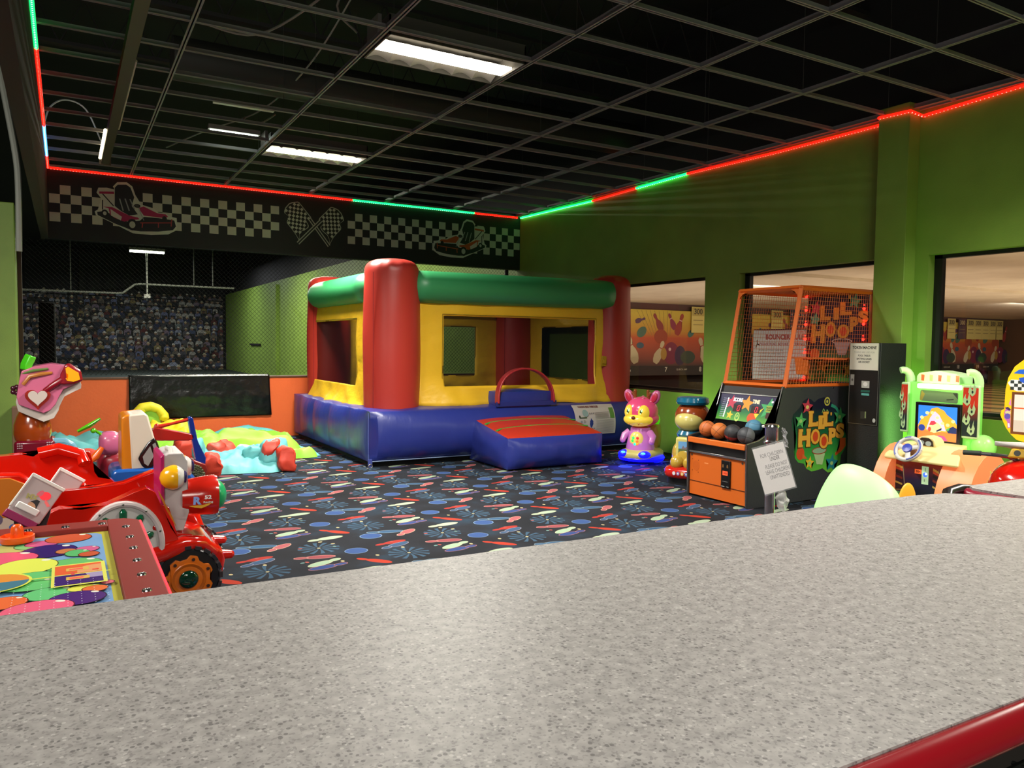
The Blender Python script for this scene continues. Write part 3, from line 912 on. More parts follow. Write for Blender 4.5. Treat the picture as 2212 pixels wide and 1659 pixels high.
# ================================================================ bounce house
VB = lambda c, r=.42: mat(c, r, bump=(5, .10), coat=.0)
_bn = NT('blue_vinyl', .33)
_bn.bump(_bn.noise(1.0, 5, _bn.vm('MULTIPLY', _bn.pos, (11, 11, 1.6))), .28, .02)
BLUE = _bn.color(lin('27327f'))
_yn = NT('yellow_vinyl', .42)
_yn.bump(_yn.noise(1.0, 4, _yn.vm('MULTIPLY', _yn.pos, (4, 4, 6))), .5, .04)
YEL0 = _yn.color(lin('e4b428'))
BLUE_, REDV, GRNV, YEL = VB('27327f', .34), VB('b03228', .4), VB('37945a', .4), VB('e4b428', .45)
bh = thing('bounce_house', 'big inflatable bounce house with red corner columns, yellow walls and blue base', 'bounce house', (4.98, 10.15, 0))
def basefn(q, a, b_, c):
    if a == 0:
        q.x += .05 * (1 - abs(math.cos(5 * PI * b_)) ** .35) * 0 - .06 * (abs(math.sin(4.5 * PI * (b_ + .02))) ** .45 - 1) * (4 * c * (1 - c)) ** .7
    if b_ == 0:
        q.y += .03 * noise.noise((q.x * 3, q.z * 1.2, 2)) * 4 * c * (1 - c) + .010 * noise.noise((q.x * 18, q.z * 1.5, 7)) * 4 * c * (1 - c)
    if c == 1 and a < .12: q.z += .02 * (abs(math.sin(5 * PI * (b_ + .02))) ** .5 - 1)
    return q
B().pillow(3.02, 6.96, 8.47, 11.82, .065, .66, (.10, .18, .05), n=48, fn=basefn, p=2.2, pw=.65).obj('base', BLUE, bh, ang=30, weld=False)
B().box(3.08, 6.93, 8.52, 11.8, 0.0, .07).obj('underside', mat('06080a', .9), bh)
B().tube([(3.03, 8.45, .07), (3.3, 8.43, .072), (4.4, 8.42, .072), (6.7, 8.43, .072), (6.95, 8.45, .07)], .006, n=6).obj('seam_piping', mat('7f93b8', .5), bh)
B().tube([(3.012, 8.465, .09), (3.008, 8.46, .36), (3.012, 8.465, .64)], .004, n=6).obj('seam_piping', mat('5a64a8', .5), bh)
# corner columns with puckered tops
def column(cx, cy, r, zb, zt, seed):
    b = B()
    def fn(u, v):
        th = u * 2 * PI
        if v < .8:
            t = v / .8
            z = zb + (zt - .17 - zb) * t
            rr = r * (.97 + .05 * math.sin(PI * t) - .02 * t)
        else:
            t = (v - .8) / .2
            z = zt - .17 + .17 * math.sin(t * PI / 2) ** .9
            rr = r * (.95 * math.cos(t * PI / 2) ** .55) + .003
            pk = math.exp(-((t - .45) / .3) ** 2)
            rr *= 1 + .05 * pk * (abs(math.sin(th * 7 + noise.noise((th * 2, seed, 0)) * 2)) - .6)
        rr += .004 * noise.noise((math.cos(th) * 2, math.sin(th) * 2 + seed, z * 2))
        return (cx + rr * math.cos(th), cy + rr * math.sin(th), z)
    b.grid(fn, 56, 40)
    c = b.obj('corner_column', REDV, bh, ang=60, weld=True)
    B().tube([(cx + (r * 1.012) * math.cos(t), cy + (r * 1.012) * math.sin(t), z) for t, z in [(PI * 1.17, zb + .02 + (zt - .2 - zb) * k / 12) for k in range(13)]], .004, n=5).obj('seam', mat('8c2024', .5), c)
    return c
column(3.455, 8.88, .345, .62, 2.46, 1)
column(6.71, 8.80, .30, .62, 2.43, 2)
column(3.44, 11.42, .32, .62, 2.42, 3)
column(6.68, 11.45, .31, .62, 2.42, 4)
# top beams
def beam(p, q, r, sx=1.0):
    p, q = Vector(p), Vector(q)
    path, rad = [], []
    for k in range(25):
        t = k / 24
        path.append(p.lerp(q, t)); e = min(t, 1 - t) * (q - p).length
        rad.append(r * (1 - (1 - min(1, e / (r * .8))) ** 2.2) ** .5 if e < r * .8 else r)
        rad[-1] = max(rad[-1], .01)
    B().tube(path, rad, n=28).obj('top_beam', GRNV, bh, ang=60)
beam((3.6, 8.78, 2.135), (6.70, 8.66, 2.145), .20)
beam((3.25, 11.36, 2.125), (3.27, 9.1, 2.125), .19)
beam((6.85, 8.95, 2.125), (6.85, 11.3, 2.125), .18)
beam((3.6, 11.5, 2.125), (6.6, 11.5, 2.125), .18)
# yellow walls with net windows
NET = bpy.data.materials.new('window_net'); NET.use_nodes = True
nt = NET.node_tree
for x in list(nt.nodes): nt.nodes.remove(x)
o_ = nt.nodes.new('ShaderNodeOutputMaterial'); mx = nt.nodes.new('ShaderNodeMixShader'); tr = nt.nodes.new('ShaderNodeBsdfTransparent'); df = nt.nodes.new('ShaderNodeBsdfDiffuse')
df.inputs[0].default_value = lin('15161a'); mx.inputs[0].default_value = .5
nt.links.new(tr.outputs[0], mx.inputs[1]); nt.links.new(df.outputs[0], mx.inputs[2]); nt.links.new(mx.outputs[0], o_.inputs[0])
def ywall(p0, p1, zb, zt, w0, w1, wz0, wz1, nrm, flap=.09, seed=0, zb2=None):
    p0, p1 = Vector(p0), Vector(p1)
    L = (p1 - p0).length
    n = Vector(nrm)
    us = sorted(set([0, w0 / L, w1 / L, 1] + [k / 44 for k in range(45)]))
    us = [u for i, u in enumerate(us) if i == 0 or u - us[i - 1] > .006 or u in (w0 / L, w1 / L)]
    vs_ = sorted(set([0, (wz0 - zb) / (zt - zb), (wz1 - zb) / (zt - zb), 1] + [k / 26 for k in range(27)]))
    b = B()
    def P(u, v):
        q = p0.lerp(p1, u)
        z = zb + (zt - zb) * v
        low = max(0, 1 - v * 3.2)
        d = .014 * noise.noise((u * L * 2.6, z * 2.2, seed)) + .010 * noise.noise((u * L * 7 + z * 3, z * 5, seed + 3)) * (.3 + low) + .06 * low * noise.noise((u * L * 3.6, z * 3, seed + 5)) + .10 * low * abs(noise.noise((u * L * 2.0 + z * 2, z * 2.6, seed + 9)))
        edge = min(u, 1 - u) * L
        d += .012 * math.exp(-edge * 9) * math.sin(z * 17 + seed)
        top = math.exp(-(1 - v) * 14)
        d -= .02 * top
        zz = z
        if v == 0: zz = zb + .03 * noise.noise((u * L * 2.2, seed, 3)) + (.0 if zb2 is None else (zb2 - zb) * abs(2 * u - 1))
        q = q + n * (d * min(1, edge * 5) + flap * low ** 2 * min(1, edge * 4))
        return (q.x, q.y, zz)
    V = [[b.v(P(u, v)) for v in vs_] for u in us]
    for i in range(len(us) - 1):
        for j in range(len(vs_) - 1):
            um, vm = (us[i] + us[i + 1]) / 2, (vs_[j] + vs_[j + 1]) / 2
            if w0 / L < um < w1 / L and (wz0 - zb) / (zt - zb) < vm < (wz1 - zb) / (zt - zb): continue
            b.f([V[i][j], V[i + 1][j], V[i + 1][j + 1], V[i][j + 1]])
    w = b.obj('wall_panel', YEL, bh, ang=50, solid=.006)
    b = B()
    def Q(u, v):
        q = p0.lerp(p1, (w0 - .015 + (w1 - w0 + .03) * u) / L) - n * .006
        q += n * .01 * noise.noise((u * 4, v * 2, seed + 2))
        return (q.x, q.y, wz0 - .015 + (wz1 - wz0 + .03) * v)
    b.grid(Q, 16, 8).obj('net_window', NET, w)
    b = B()
    pt = lambda s, z: tuple(p0.lerp(p1, s / L) + n * .007) [:2] + (z,)
    for s0, z0, s1, z1 in ((w0 - .02, wz0 - .02, w1 + .02, wz0 - .02), (w0 - .02, wz1 + .02, w1 + .02, wz1 + .02), (w0 - .02, wz0 - .02, w0 - .02, wz1 + .02), (w1 + .02, wz0 - .02, w1 + .02, wz1 + .02)):
        b.tube([pt(s0, z0), pt((s0 + s1) / 2, (z0 + z1) / 2), pt(s1, z1)], .004, n=5)
    b.obj('window_stitching', mat('8c7414', .6), w)
YEL = YEL0
ywall((3.72, 8.74, 0), (6.70, 8.62, 0), .665, 1.985, .36, 2.61, .91, 1.79, (0, -1, 0), seed=1)
ywall((3.19, 11.6, 0), (3.21, 9.12, 0), .62, 1.965, .20, 2.14, .90, 1.735, (-1, 0, 0), flap=.09, seed=4, zb2=.66)
ywall((6.86, 9.0, 0), (6.86, 11.3, 0), .66, 1.97, .42, 1.82, .92, 1.72, (1, 0, 0), seed=8, flap=0)
ywall((6.5, 11.55, 0), (3.6, 11.55, 0), .66, 1.97, .52, 2.5, .92, 1.72, (0, 1, 0), seed=12, flap=0)
B().prism([(0, 0), (.13, .01), (.12, .14), (.03, .15)], FY(8.60, 6.40, 1.15), 0, .02).prism([(.03, .02), (.09, .02), (.09, .08), (.03, .08)], FY(8.58, 6.40, 1.17), 0, .02).obj('pocket', mat('b8901c', .5), bh, bevel=.004)
# entrance: ramp, lip and arch
rb = B()
rb.use(BLUE)
RT = mat('b8301c', .4, bump=(5, .1))
def stepfn(q, a, b_, c):
    if c == 1: q.z += .165 * b_
    elif c > 0: q.z += .165 * b_ * c
    if b_ == 0: q.y += .012 * noise.noise((q.x * 7, q.z * 7, 1)) * 4 * c * (1 - c)
    if a == 0: q.x += .010 * noise.noise((q.y * 7, q.z * 7, 4)) * 4 * c * (1 - c)
    return q
rb.pillow(4.33, 5.66, 7.53, 8.48, .02, .375, (.08, .09, .04), n=20, fn=stepfn, p=2.2, pw=.8, top=1)
rb.mats.append(RT)
ramp = rb.obj('entrance_ramp', None, bh, ang=32)
for yy in (7.86, 8.14):
    b = B()
    zz = .375 + .165 * (yy - 7.53) / .95
    b.tube([(4.345 + 1.3 * k / 14, yy + (.02 if 0 < k < 14 else -.05), zz + .034 * (1 - abs(2 * k / 14 - 1) ** 2.2) ** 1 * .95 + .004) for k in range(15)], .019, n=8, flat=.45)
    b.obj('grip_stripe', mat('3c8c34', .5), ramp)
B().pillow(4.70, 5.50, 8.44, 8.80, .60, .84, (.02, .03, .03), n=12).obj('entrance_lip', BLUE, bh, ang=50)
B().box(4.66, 5.56, 8.395, 8.41, .66, .72).obj('lip_strap', mat('222e78', .4), bh, bevel=.003)
b = B()
pts = []
for k in range(25):
    t = PI * k / 24
    pts.append((5.10 - .415 * math.cos(t) * (1 + .0 * k), 8.42 + .05 * math.sin(t), .70 + .435 * math.sin(t) ** .8))
rings = []
for i, p in enumerate(pts):
    p = Vector(p); d = (Vector(pts[min(i + 1, 24)]) - Vector(pts[max(i - 1, 0)])).normalized()
    y = Vector((0, 1, 0)); nn = d.cross(y).normalized()
    rings.append([p + y * .05 + nn * .012, p - y * .05 + nn * .012, p - y * .05 - nn * .012, p + y * .05 - nn * .012])
b.loft(rings).obj('handle_arch', mat('a82c30', .45), bh, bevel=.008)
# printed notice on the base, wrapped over its bulge
a = Art(frame((0, 0, 0), (1, 0, 0), (0, 0, 1)), lift=0, rough=.35)
def seg(x0, x1, z0, z1, c):
    n = 10
    for i in range(n): a.k -= a.step if i else 0; a.rect(x0, x1, z0 + (z1 - z0) * i / n, z0 + (z1 - z0) * (i + 1) / n, c)
seg(5.80, 6.47, .255, .645, 'c4bcb4')
a.text('WARNING READ THESE RULES', 6.05, .618, .03, '7a5048', .002, sx=.8)
a.ell(5.97, .54, .045, .045, '8aa29c'); a.rect(5.86, 5.98, .478, .488, '2c4a2c'); a.ell(5.87, .495, .012, .02, '1c2a1c')
a.ell(5.89, .43, .016, .016, '8a8c90'); a.ell(5.94, .435, .017, .02, '9c948c')
seg(6.38, 6.455, .46, .60, '5c8c3c'); a.rect(6.39, 6.45, .46, .485, '3c4c38')
for k in range(5): a.rect(6.12, 6.36, .475 + k * .013, .48 + k * .013, '8a847c')
a.line([(6.12, .545), (6.37, .545)], .004, '8a847c'); a.line([(6.12, .465), (6.44, .465)], .004, '8a847c')
for k in range(12): a.rect(6.13, 6.44, .275 + k * .015, .28 + k * .015, '98908f')
for k in range(6): a.rect(6.03 + (k % 3) * .03, 6.045 + (k % 3) * .03, .33 + (k // 3) * .2, .345 + (k // 3) * .2, '6c6664')
for v in a.b.bm.verts:
    x, k, z = v.co.x, -v.co.y, v.co.z
    bu = .18 * (1 - abs(2 * (x - 3.02) / 3.94 - 1) ** 2.2) ** .325 * (1 - abs(2 * (z - .065) / .595 - 1) ** 2.2) ** .65
    v.co.y = 8.47 - bu - .016 + (.03 * noise.noise((x * 3, z * 1.2, 2)) + .010 * noise.noise((x * 18, z * 1.5, 7))) * 4 * ((z - .065) / .595) * (1 - (z - .065) / .595) - k * .6
a.obj('notice_label', bh)
b = B().box(3.0, 3.05, 8.44, 8.452, .0, .10)
st = b.obj('anchor_strap', mat('3c4890', .6), bh)
B().tube([(3.025 + .024 * math.cos(t), 8.43, .022 + .022 * math.sin(t)) for t in [2 * PI * k / 16 for k in range(17)]], .0035, n=6).obj('d_ring', mat('b8b090', .3, metal=.9), st)
# ================================================================ hoops basketball machine
HX0, HX1, HY0, HY1 = 5.22, 6.93, 4.81, 5.575
CH = mat('34343a', .45, bump=(60, .1)); OR = mat('d2641c', .45); CHR = mat('c8c8c8', .18, metal=1.0); BK = mat('111015', .45)
hm = thing('basketball_arcade_machine', 'orange and charcoal basketball arcade machine with wire cage and lit scores', 'arcade machine', (6.0, 5.19, 0))
prof = [(5.235, 0), (5.22, .575), (5.36, .60), (5.50, .665), (5.56, .725), (5.665, 1.085), (6.93, 1.085), (6.93, .14), (6.78, .13), (6.72, .02)]
for y0, y1 in ((HY0, HY0 + .022), (HY1 - .022, HY1)):
    sp = B().prism(prof, frame((0, y0, 0), (1, 0, 0), (0, 0, 1)), -(y1 - y0), 0).obj('side_panel', CH, hm)
    B().tube([(5.232, y0 + .011, 0.02), (5.217, y0 + .011, .578)], .010, n=8).tube([(5.217, y0 + .011, .578), (5.36, y0 + .011, .603), (5.50, y0 + .011, .668), (5.558, y0 + .011, .727), (5.663, y0 + .011, 1.088)], .009, n=8).obj('edge_trim', mat('8a8a88', .25, metal=.9), sp)
yi0, yi1 = HY0 + .022, HY1 - .022
fp = B().box(5.245, 5.30, yi0, yi1, .02, .425).obj('front_panel', mat('c45c16', .5), hm)
B().box(5.240, 5.246, yi0, yi1, .150, .155).obj('panel_seam', mat('5a2a0a', .5), fp)
a = Art(FX(5.245), lift=.001)
a.ell(-5.47, .3, .045, .05, 'b85412'); a.rect(-5.36, -5.31, .335, .345, 'e08a50')
for y, z in ((5.52, .36), (5.52, .25), (5.44, .355), (5.44, .24)): a.ell(-y, z, .005, .005, '6a2a08')
for y in (5.53, 4.885): a.ell(-y, .40, .012, .012, '3c3028')
a.obj('rivets', fp)
cdm = B().box(5.228, 5.246, 5.02, 5.13, .145, .40).obj('coin_door', mat('0c0c0d', .35), fp, bevel=.004)
a = Art(FX(5.228), lift=.001)
for y in (5.105, 5.05): a.poly([(-y - .012, .335), (-y + .012, .335), (-y + .008, .365), (-y - .008, .365)], '6a4a2a')
a.rect(-5.108, -5.045, .265, .305, 'f0502c', emit=.8); a.text('50¢', -5.076, .285, .03, '7a2010', .001)
a.rect(-5.11, -5.04, .205, .21, '6a6a6a'); a.rect(-5.12, -5.08, .158, .165, '9a9a98'); a.rect(-5.06, -5.03, .16, .166, '8a8a88')
a.obj('coin_slots', cdm)
B().box(5.225, 5.29, yi0, yi1, .425, .447).obj('chrome_strip', CHR, hm, bevel=.003)
B().box(5.27, 5.32, yi0, yi1, .445, .53).obj('ball_return', BK, hm)
B().box(5.205, 5.25, yi0 - .0, yi1 + .0, .523, .575).obj('ball_rail', mat('cf6420', .45), hm, bevel=.006)
B().prism([(5.25, .515), (5.56, .64), (5.56, .66), (5.25, .53)], frame((0, yi0, 0), (1, 0, 0), (0, 0, 1)), -(yi1 - yi0), 0).obj('ramp', BK, hm)
SF = frame((5.562, yi1, .735), (0, -1, 0), (.08, 0, .245))         # slanted score panel : u to the right, v up
PW, PH = yi1 - yi0, .262
b = B(SF).box(0, PW, 0, .345, -.03, 0)
b.obj('back_panel', BK, hm)
sp = B(SF).box(0.01, PW - .01, .0, PH, 0, .006).obj('score_panel', mat('1c1638', .4), hm)
a = Art(SF, lift=.007)
gn = NT('score_gradient', .4); sx = gn.n('ShaderNodeSeparateXYZ'); gn.set(sx.inputs[0], gn.pos)
gg = gn.ramp(gn.math('DIVIDE', gn.math('SUBTRACT', sx.outputs[2], .735), .25), [(0, '5a9a3a'), (.35, '1c6a38'), (.6, '16283c'), (1, '1e1240')])
gm = gn.color(gg); gn.set(gn.b.inputs['Emission Color'], gg); gn.b.inputs['Emission Strength'].default_value = .25
a.rect(.012, PW - .012, .002, PH - .002, gm)
q = lambda s, t: (.012 + s * (PW - .024), .004 + t * (PH - .008))
a.emit = .25
for s, t, r, c in ((.225, .69, .075, 'b0344c'), (.504, .69, .085, 'e08a2c'), (.24, .19, .045, 'd8b030'), (.892, .55, .11, '3a9a5a')): x, y = q(s, t); a.star(x, y, r, c, rot=.1)
x, y = q(.638, .16); a.ell(x, y, .055, .05, 'c04a1c'); a.poly([(x + .02, y + .04), (x + .12, y + .11), (x + .05, y + .0)], 'd8c030')
x, y = q(.384, .14); a.ell(x, y, .03, .045, 'a8c060'); a.ell(x, y + .005, .018, .03, '3a8a44'); a.ell(x, y + .008, .008, .014, 'a8c060')
x, y = q(.33, .80); a.text('SCORE', x, y, .05, 'd8d8e0', .003, rot=-.03, sx=.75)
x, y = q(.655, .78); a.text('TIME', x, y, .05, 'd8d0b0', .003, rot=-.03, sx=.8)
for s in (.355, .675):
    x, y = q(s, .48); a.rect(x - .055, x + .055, y - .035, y + .035, '1c0808')
x, y = q(.904, .31); a.rect(x - .025, x + .025, y - .028, y + .028, '3a0f08')
x, y = q(.90, .56); a.rect(x - .035, x + .03, y - .03, y + .03, '8a9a3a'); a.text('TICKETS', x, y + .01, .02, '2c3a10', .001); a.text('START', x, y - .012, .018, '2c3a10', .001)
x, y = q(.93, .83); a.rect(x - .012, x + .012, y - .008, y + .008, 'f4f4f4')
for k in range(10):
    x, y = q(.152 - .0015 * k, .83 - .079 * k); a.ell(x, y, .0085, .0085, 'f0f0f0', emit=.8); a.rect(x - .06, x - .018, y - .003, y + .003, '8a8aa8')
for s in (.381, .693):
    x, y = q(s, .48)
    for dx, dy, w, h in ((0, .026, .02, .005), (0, -.026, .02, .005), (-.013, .013, .005, .018), (-.013, -.013, .005, .018), (.013, .013, .005, .018), (.013, -.013, .005, .018)):
        a.k = .0125; a.rect(x + dx - w / 2 + dy * .12, x + dx + w / 2 + dy * .12, y + dy - h / 2, y + dy + h / 2, 'ff2038', emit=3)
a.obj('score_display', sp)
B(SF).box(.004, PW - .004, PH + .002, PH + .012, 0, .012).obj('chrome_strip', CHR, hm)
HG=[(5.994,0.975),(6.044,0.962),(6.087,0.932),(6.143,0.964),(6.228,0.979),(6.301,0.96),(6.355,0.905),(6.453,0.869),(6.546,0.812),(6.553,0.753),(6.521,0.715),(6.566,0.581),(6.571,0.492),(6.542,0.454),(6.5,0.408),(6.489,0.325),(6.366,0.256),(6.315,0.25),(6.233,0.299),(6.161,0.285),(6.076,0.28),(6.004,0.311),(5.967,0.361),(5.89,0.376),(5.84,0.421),(5.826,0.488),(5.837,0.557),(5.851,0.627),(5.8,0.69),(5.78,0.765),(5.801,0.829),(5.887,0.887),(5.933,0.951)]
HL=[(6.017,0.706),(6.141,0.852),(6.153,0.678),(6.233,0.804),(6.22,0.699),(6.359,0.838),(6.32,0.801),(6.341,0.831),(5.877,0.518),(6.043,0.688),(6.05,0.536),(6.178,0.682),(6.173,0.488),(6.303,0.63),(6.305,0.526),(6.418,0.681),(6.409,0.574),(6.528,0.72)]
HS=[(5.994,0.895),(6.065,0.893),(5.906,0.767),(5.976,0.764),(6.461,0.786),(6.544,0.783),(6.047,0.363),(6.104,0.359),(6.365,0.343),(6.447,0.338),(5.914,0.459),(5.966,0.456),(6.177,0.471),(6.286,0.465),(6.1,0.447),(6.262,0.442),(6.227,0.333),(6.144,0.344),(6.27,0.937),(6.31,0.936)]
HC=[(6.476,0.575),(6.559,0.576),(6.563,0.497),(6.505,0.447),(6.418,0.408),(6.409,0.433),(6.473,0.493)]
UL=[(5.387,1.733),(5.259,1.883),(5.222,1.737),(5.159,1.86),(5.148,1.781),(5.012,1.913),(5.49,1.497),(5.322,1.692),(5.317,1.558),(5.191,1.716),(5.173,1.545),(5.032,1.687),(5.029,1.61),(4.933,1.763),(4.938,1.699),(4.822,1.823),(5.145,1.505),(5.033,1.506),(5.245,1.518),(5.034,1.532),(5.072,1.375),(5.155,1.374),(5.591,1.992),(4.753,2.008),(5.701,1.329),(5.169,1.334)]
UD=[(5.562,1.99),(5.557,1.843),(5.559,1.692),(5.562,1.538),(5.56,1.394),(5.555,1.242),(5.56,1.128),(4.791,1.838),(4.788,1.687),(4.789,1.535)]
# side graphic
a = Art(FY(HY0), lift=.001)
hn = NT('hoops_gradient', .4); sx = hn.n('ShaderNodeSeparateXYZ'); hn.set(sx.inputs[0], hn.pos)
hg = hn.color(hn.ramp(sx.outputs[2], [(.25, '6cb83c'), (.42, '3a9a3a'), (.6, '156a38'), (.75, '0c3c30'), (.88, '15122c')]))
a.poly(HG, hg)
dist = lambda p, q_: math.hypot(p[0] - q_[0], p[1] - q_[1])
for i, c in ((0, 'b8304a'), (2, '4ca85a'), (4, '3f9a54'), (6, 'e0b030'), (8, '1c7c84')): a.star(HS[i][0], HS[i][1], dist(HS[i], HS[i + 1]) * 1.15, c, rot=.15); a.ell(HS[i][0], HS[i][1] - .004, .022, .018, 'd8c070' if i == 0 else '9ac070')
a.ell(HS[10][0], HS[10][1], .055, .06, 'c8441c'); a.poly([(HS[10][0] + .03, HS[10][1]), (HS[10][0] + .1, HS[10][1] - .055), (HS[10][0] + .03, HS[10][1] - .05)], 'c8602c')
a.poly(HC, 'c8541c'); a.line([(6.30, .83), (6.27, .86), (6.26, .82), (6.22, .87), (6.2, .83)], .008, '8ab05a')
a.ell(HS[18][0], HS[18][1], .042, .042, 'b8b048'); a.ell(HS[18][0], HS[18][1], .028, .028, '26303a'); a.ell(HS[18][0], HS[18][1], .014, .016, 'b8b048')
a.line([(6.33, .90), (6.40, .875), (6.45, .82)], .03, '2c8a6c')
a.poly(HS[14:18], 'a8c08c'); a.ell(HS[12][0], HS[12][1], .105, .035, '9a3828'); a.ell(HS[12][0], HS[12][1], .095, .027, '8aa88a')
def chunky(ch, p, q_, ex=0, c='dca038'):
    (x0, z0), (x1, z1) = p, q_
    x, z, w, h = (x0 + x1) / 2, (z0 + z1) / 2, abs(x1 - x0), abs(z1 - z0)
    a.text(ch, x, z, .1, '5a2410', .010, fit=(w * 1.12, h * 1.1)); a.text(ch, x, z, .1, c, .006, fit=(w, h))
    if ch == 'O': a.ell(x, z, w * .3, h * .33, 'c8401c')
def serif(x0, x1, z, c='dca038'):
    a.rect(x0, x1, z - .012, z + .012, c)
for i, ch in ((0, 'L'), (2, 'I'), (4, 'L'), (6, "'"), (8, 'H'), (10, 'O'), (12, 'O'), (14, 'P'), (16, 'S')):
    chunky(ch, HL[i], HL[i + 1])
for i in (0, 2, 4, 8, 14):
    (x0, z0), (x1, z1) = HL[i], HL[i + 1]
    lo, hi = min(z0, z1), max(z0, z1)
    w = x1 - x0
    if i in (0, 4): serif(x0 - .01, x0 + w * .5, hi - .01); serif(x0 - .012, x0 + w * .4, lo + .01); a.rect(x1 - .02, x1 + .004, lo, lo + .045, 'dca038')
    if i == 2: serif(x0 - .006, x1 + .006, hi - .01); serif(x0 - .006, x1 + .006, lo + .01)
    if i == 8: [serif(x - .03, x + .03, z) for x in (x0 + .03, x1 - .03) for z in (lo + .012, hi - .012)]
    if i == 14: serif(x0 - .01, x0 + w * .45, lo + .01); serif(x0 - .01, x0 + w * .4, hi - .01)
a.obj('side_graphic', hm)
B().cyl((5.9, HY0 - .004, 1.06), (5.9, HY0 + .01, 1.06), .007, n=8).cyl((6.35, HY0 - .004, 1.065), (6.35, HY0 + .01, 1.065), .007, n=8).obj('bolts', CHR, hm)
# cage
cg = B()
def bar(p, q_, w=.028):
    cg.tube([p, q_], w * .72, n=4, cap=True)
C0 = {k: ((5.69, y, 1.085), (5.875, y, 2.0), (6.92, y, 2.0), (6.92, y, 1.085)) for k, y in (('r', HY0 + .016), ('l', HY1 - .016))}
frm = []
for k in 'rl':
    A_ = C0[k]
    for i in range(4): frm.append(('cage_post' if i in (0, 2) else 'cage_rail', A_[i], A_[(i + 1) % 4]))
for i in (0, 1, 2): frm.append(('cage_rail', C0['r'][i], C0['l'][i]))
for nm, p, q_ in frm:
    d = (Vector(q_) - Vector(p)).normalized()
    B().tube([Vector(p) - d * .012, Vector(q_) + d * .012], .024, n=4).obj(nm, OR, hm, ang=20)
for sgn, y in ((1, HY0 + .016), (-1, HY1 - .016)):      # rounded gussets in the front opening
    for zc in (1.93,):
        B().prism([(0, 0), (.10, 0), (.05, -.02), (.02, -.05), (0, -.12)], frame((5.86, y, 1.985), (0, sgn, 0), (.0, 0, 1)), -.012, .012).obj('cage_gusset', OR, hm)
MS = mat('c86a30', .4, metal=.3)
for k in 'rl':
    A_ = [Vector(p) for p in C0[k]]
    b = B()
    n1, n2 = 32, 24
    for i in range(1, n1):
        t = i / n1; b.tube([A_[0].lerp(A_[3], t), A_[1].lerp(A_[2], t)], .0019, n=4)
    for j in range(1, n2):
        t = j / n2; b.tube([A_[0].lerp(A_[1], t), A_[3].lerp(A_[2], t)], .0019, n=4)
    b.obj('wire_mesh', MS, hm)
b = B()
for i in range(1, 20):
    y = HY0 + (HY1 - HY0) * i / 20; b.tube([(5.875, y, 2.0), (6.92, y, 2.0)], .0019, n=4)
for i in range(1, 28):
    x = 5.875 + 1.045 * i / 28; b.tube([(x, HY0, 2.0), (x, HY1, 2.0)], .0019, n=4)
b.obj('wire_mesh', MS, hm)
bb = B().box(6.87, 6.90, HY0 + .03, HY1 - .03, 1.09, 1.98).obj('backboard', mat('1d1730', .4), hm)
a = Art(FX(6.87), lift=.001)
fl = lambda p: (-p[0], p[1])
bg = NT('backboard_gradient', .4); sx = bg.n('ShaderNodeSeparateXYZ'); bg.set(sx.inputs[0], bg.pos)
a.rect(-5.53, -4.85, 1.10, 1.97, bg.color(bg.ramp(bg.math('SUBTRACT', sx.outputs[2], 1.0), [(.1, '3c7a2c'), (.3, '2a5a2a'), (.5, '201838'), (1, '1c1430')])))
for y, z, c in ((5.44, 1.86, 'a83a50'), (5.45, 1.74, '4a9a7c'), (4.98, 1.92, '3c8a6c'), (5.02, 1.22, 'c8a030'), (5.34, 1.26, 'd8a030')): a.star(-y, z, .085, c, rot=.2)
a.ell(-5.44, 1.38, .06, .06, 'b85828')
(ry, rz), (ry2, _) = UL[18], UL[19]
a.ell(-5.115, 1.515, .12, .03, 'b8a8a0'); a.ell(-5.115, 1.515, .105, .02, '4a3a40'); a.poly([(-5.21, 1.505), (-5.02, 1.505), (-5.07, 1.375), (-5.155, 1.375)], '9a8c90')
for i, ch in ((0, 'L'), (2, 'I'), (4, 'L'), (6, 'H'), (8, 'O'), (10, 'O'), (12, 'P'), (14, 'S')):
    chunky(ch, fl(UL[i]), fl(UL[i + 1]), c='c88c30')
a.text("'", -5.04, 1.93, .12, 'c88c30', .006)
a.obj('backboard_graphic', bb)
B().box(6.60, 6.87, HY0 + .04, HY1 - .04, 1.33, 1.345).obj('net_shelf', OR, hm)
B().prism([(0, 0), (.17, 0), (.17, -.17), (.03, -.17)], FX(6.60, 5.47, 1.335), -.01, .01).obj('hoop_plate', OR, hm, bevel=.004)
b = B()
for y in (5.05, 5.33): b.tube([(6.70 + .11 * math.cos(t), y + .11 * math.sin(t), 1.33) for t in [2 * PI * k / 24 for k in range(25)]], .01, n=6)
b.obj('hoop_ring', mat('c8481c', .4), hm)
for i, (y, z) in enumerate(UD):
    y = max(HY0 + .045, min(HY1 - .03, y))
    b = B().use(mat('ff1a1a', .3, emit=11, ecol='ff1810')).ell((6.84, y, z), (.015, .015, .015), nu=8, nv=6).ell((6.84, y, z + .035), (.007, .007, .007), nu=8, nv=6)
    b.obj('red_lamp', None, hm)
prop(lamp('machine_glow', (6.8, 5.19, 1.95), .8, (.5, .3), (1, .15, .08), direction=(-.4, 0, -1)), None)

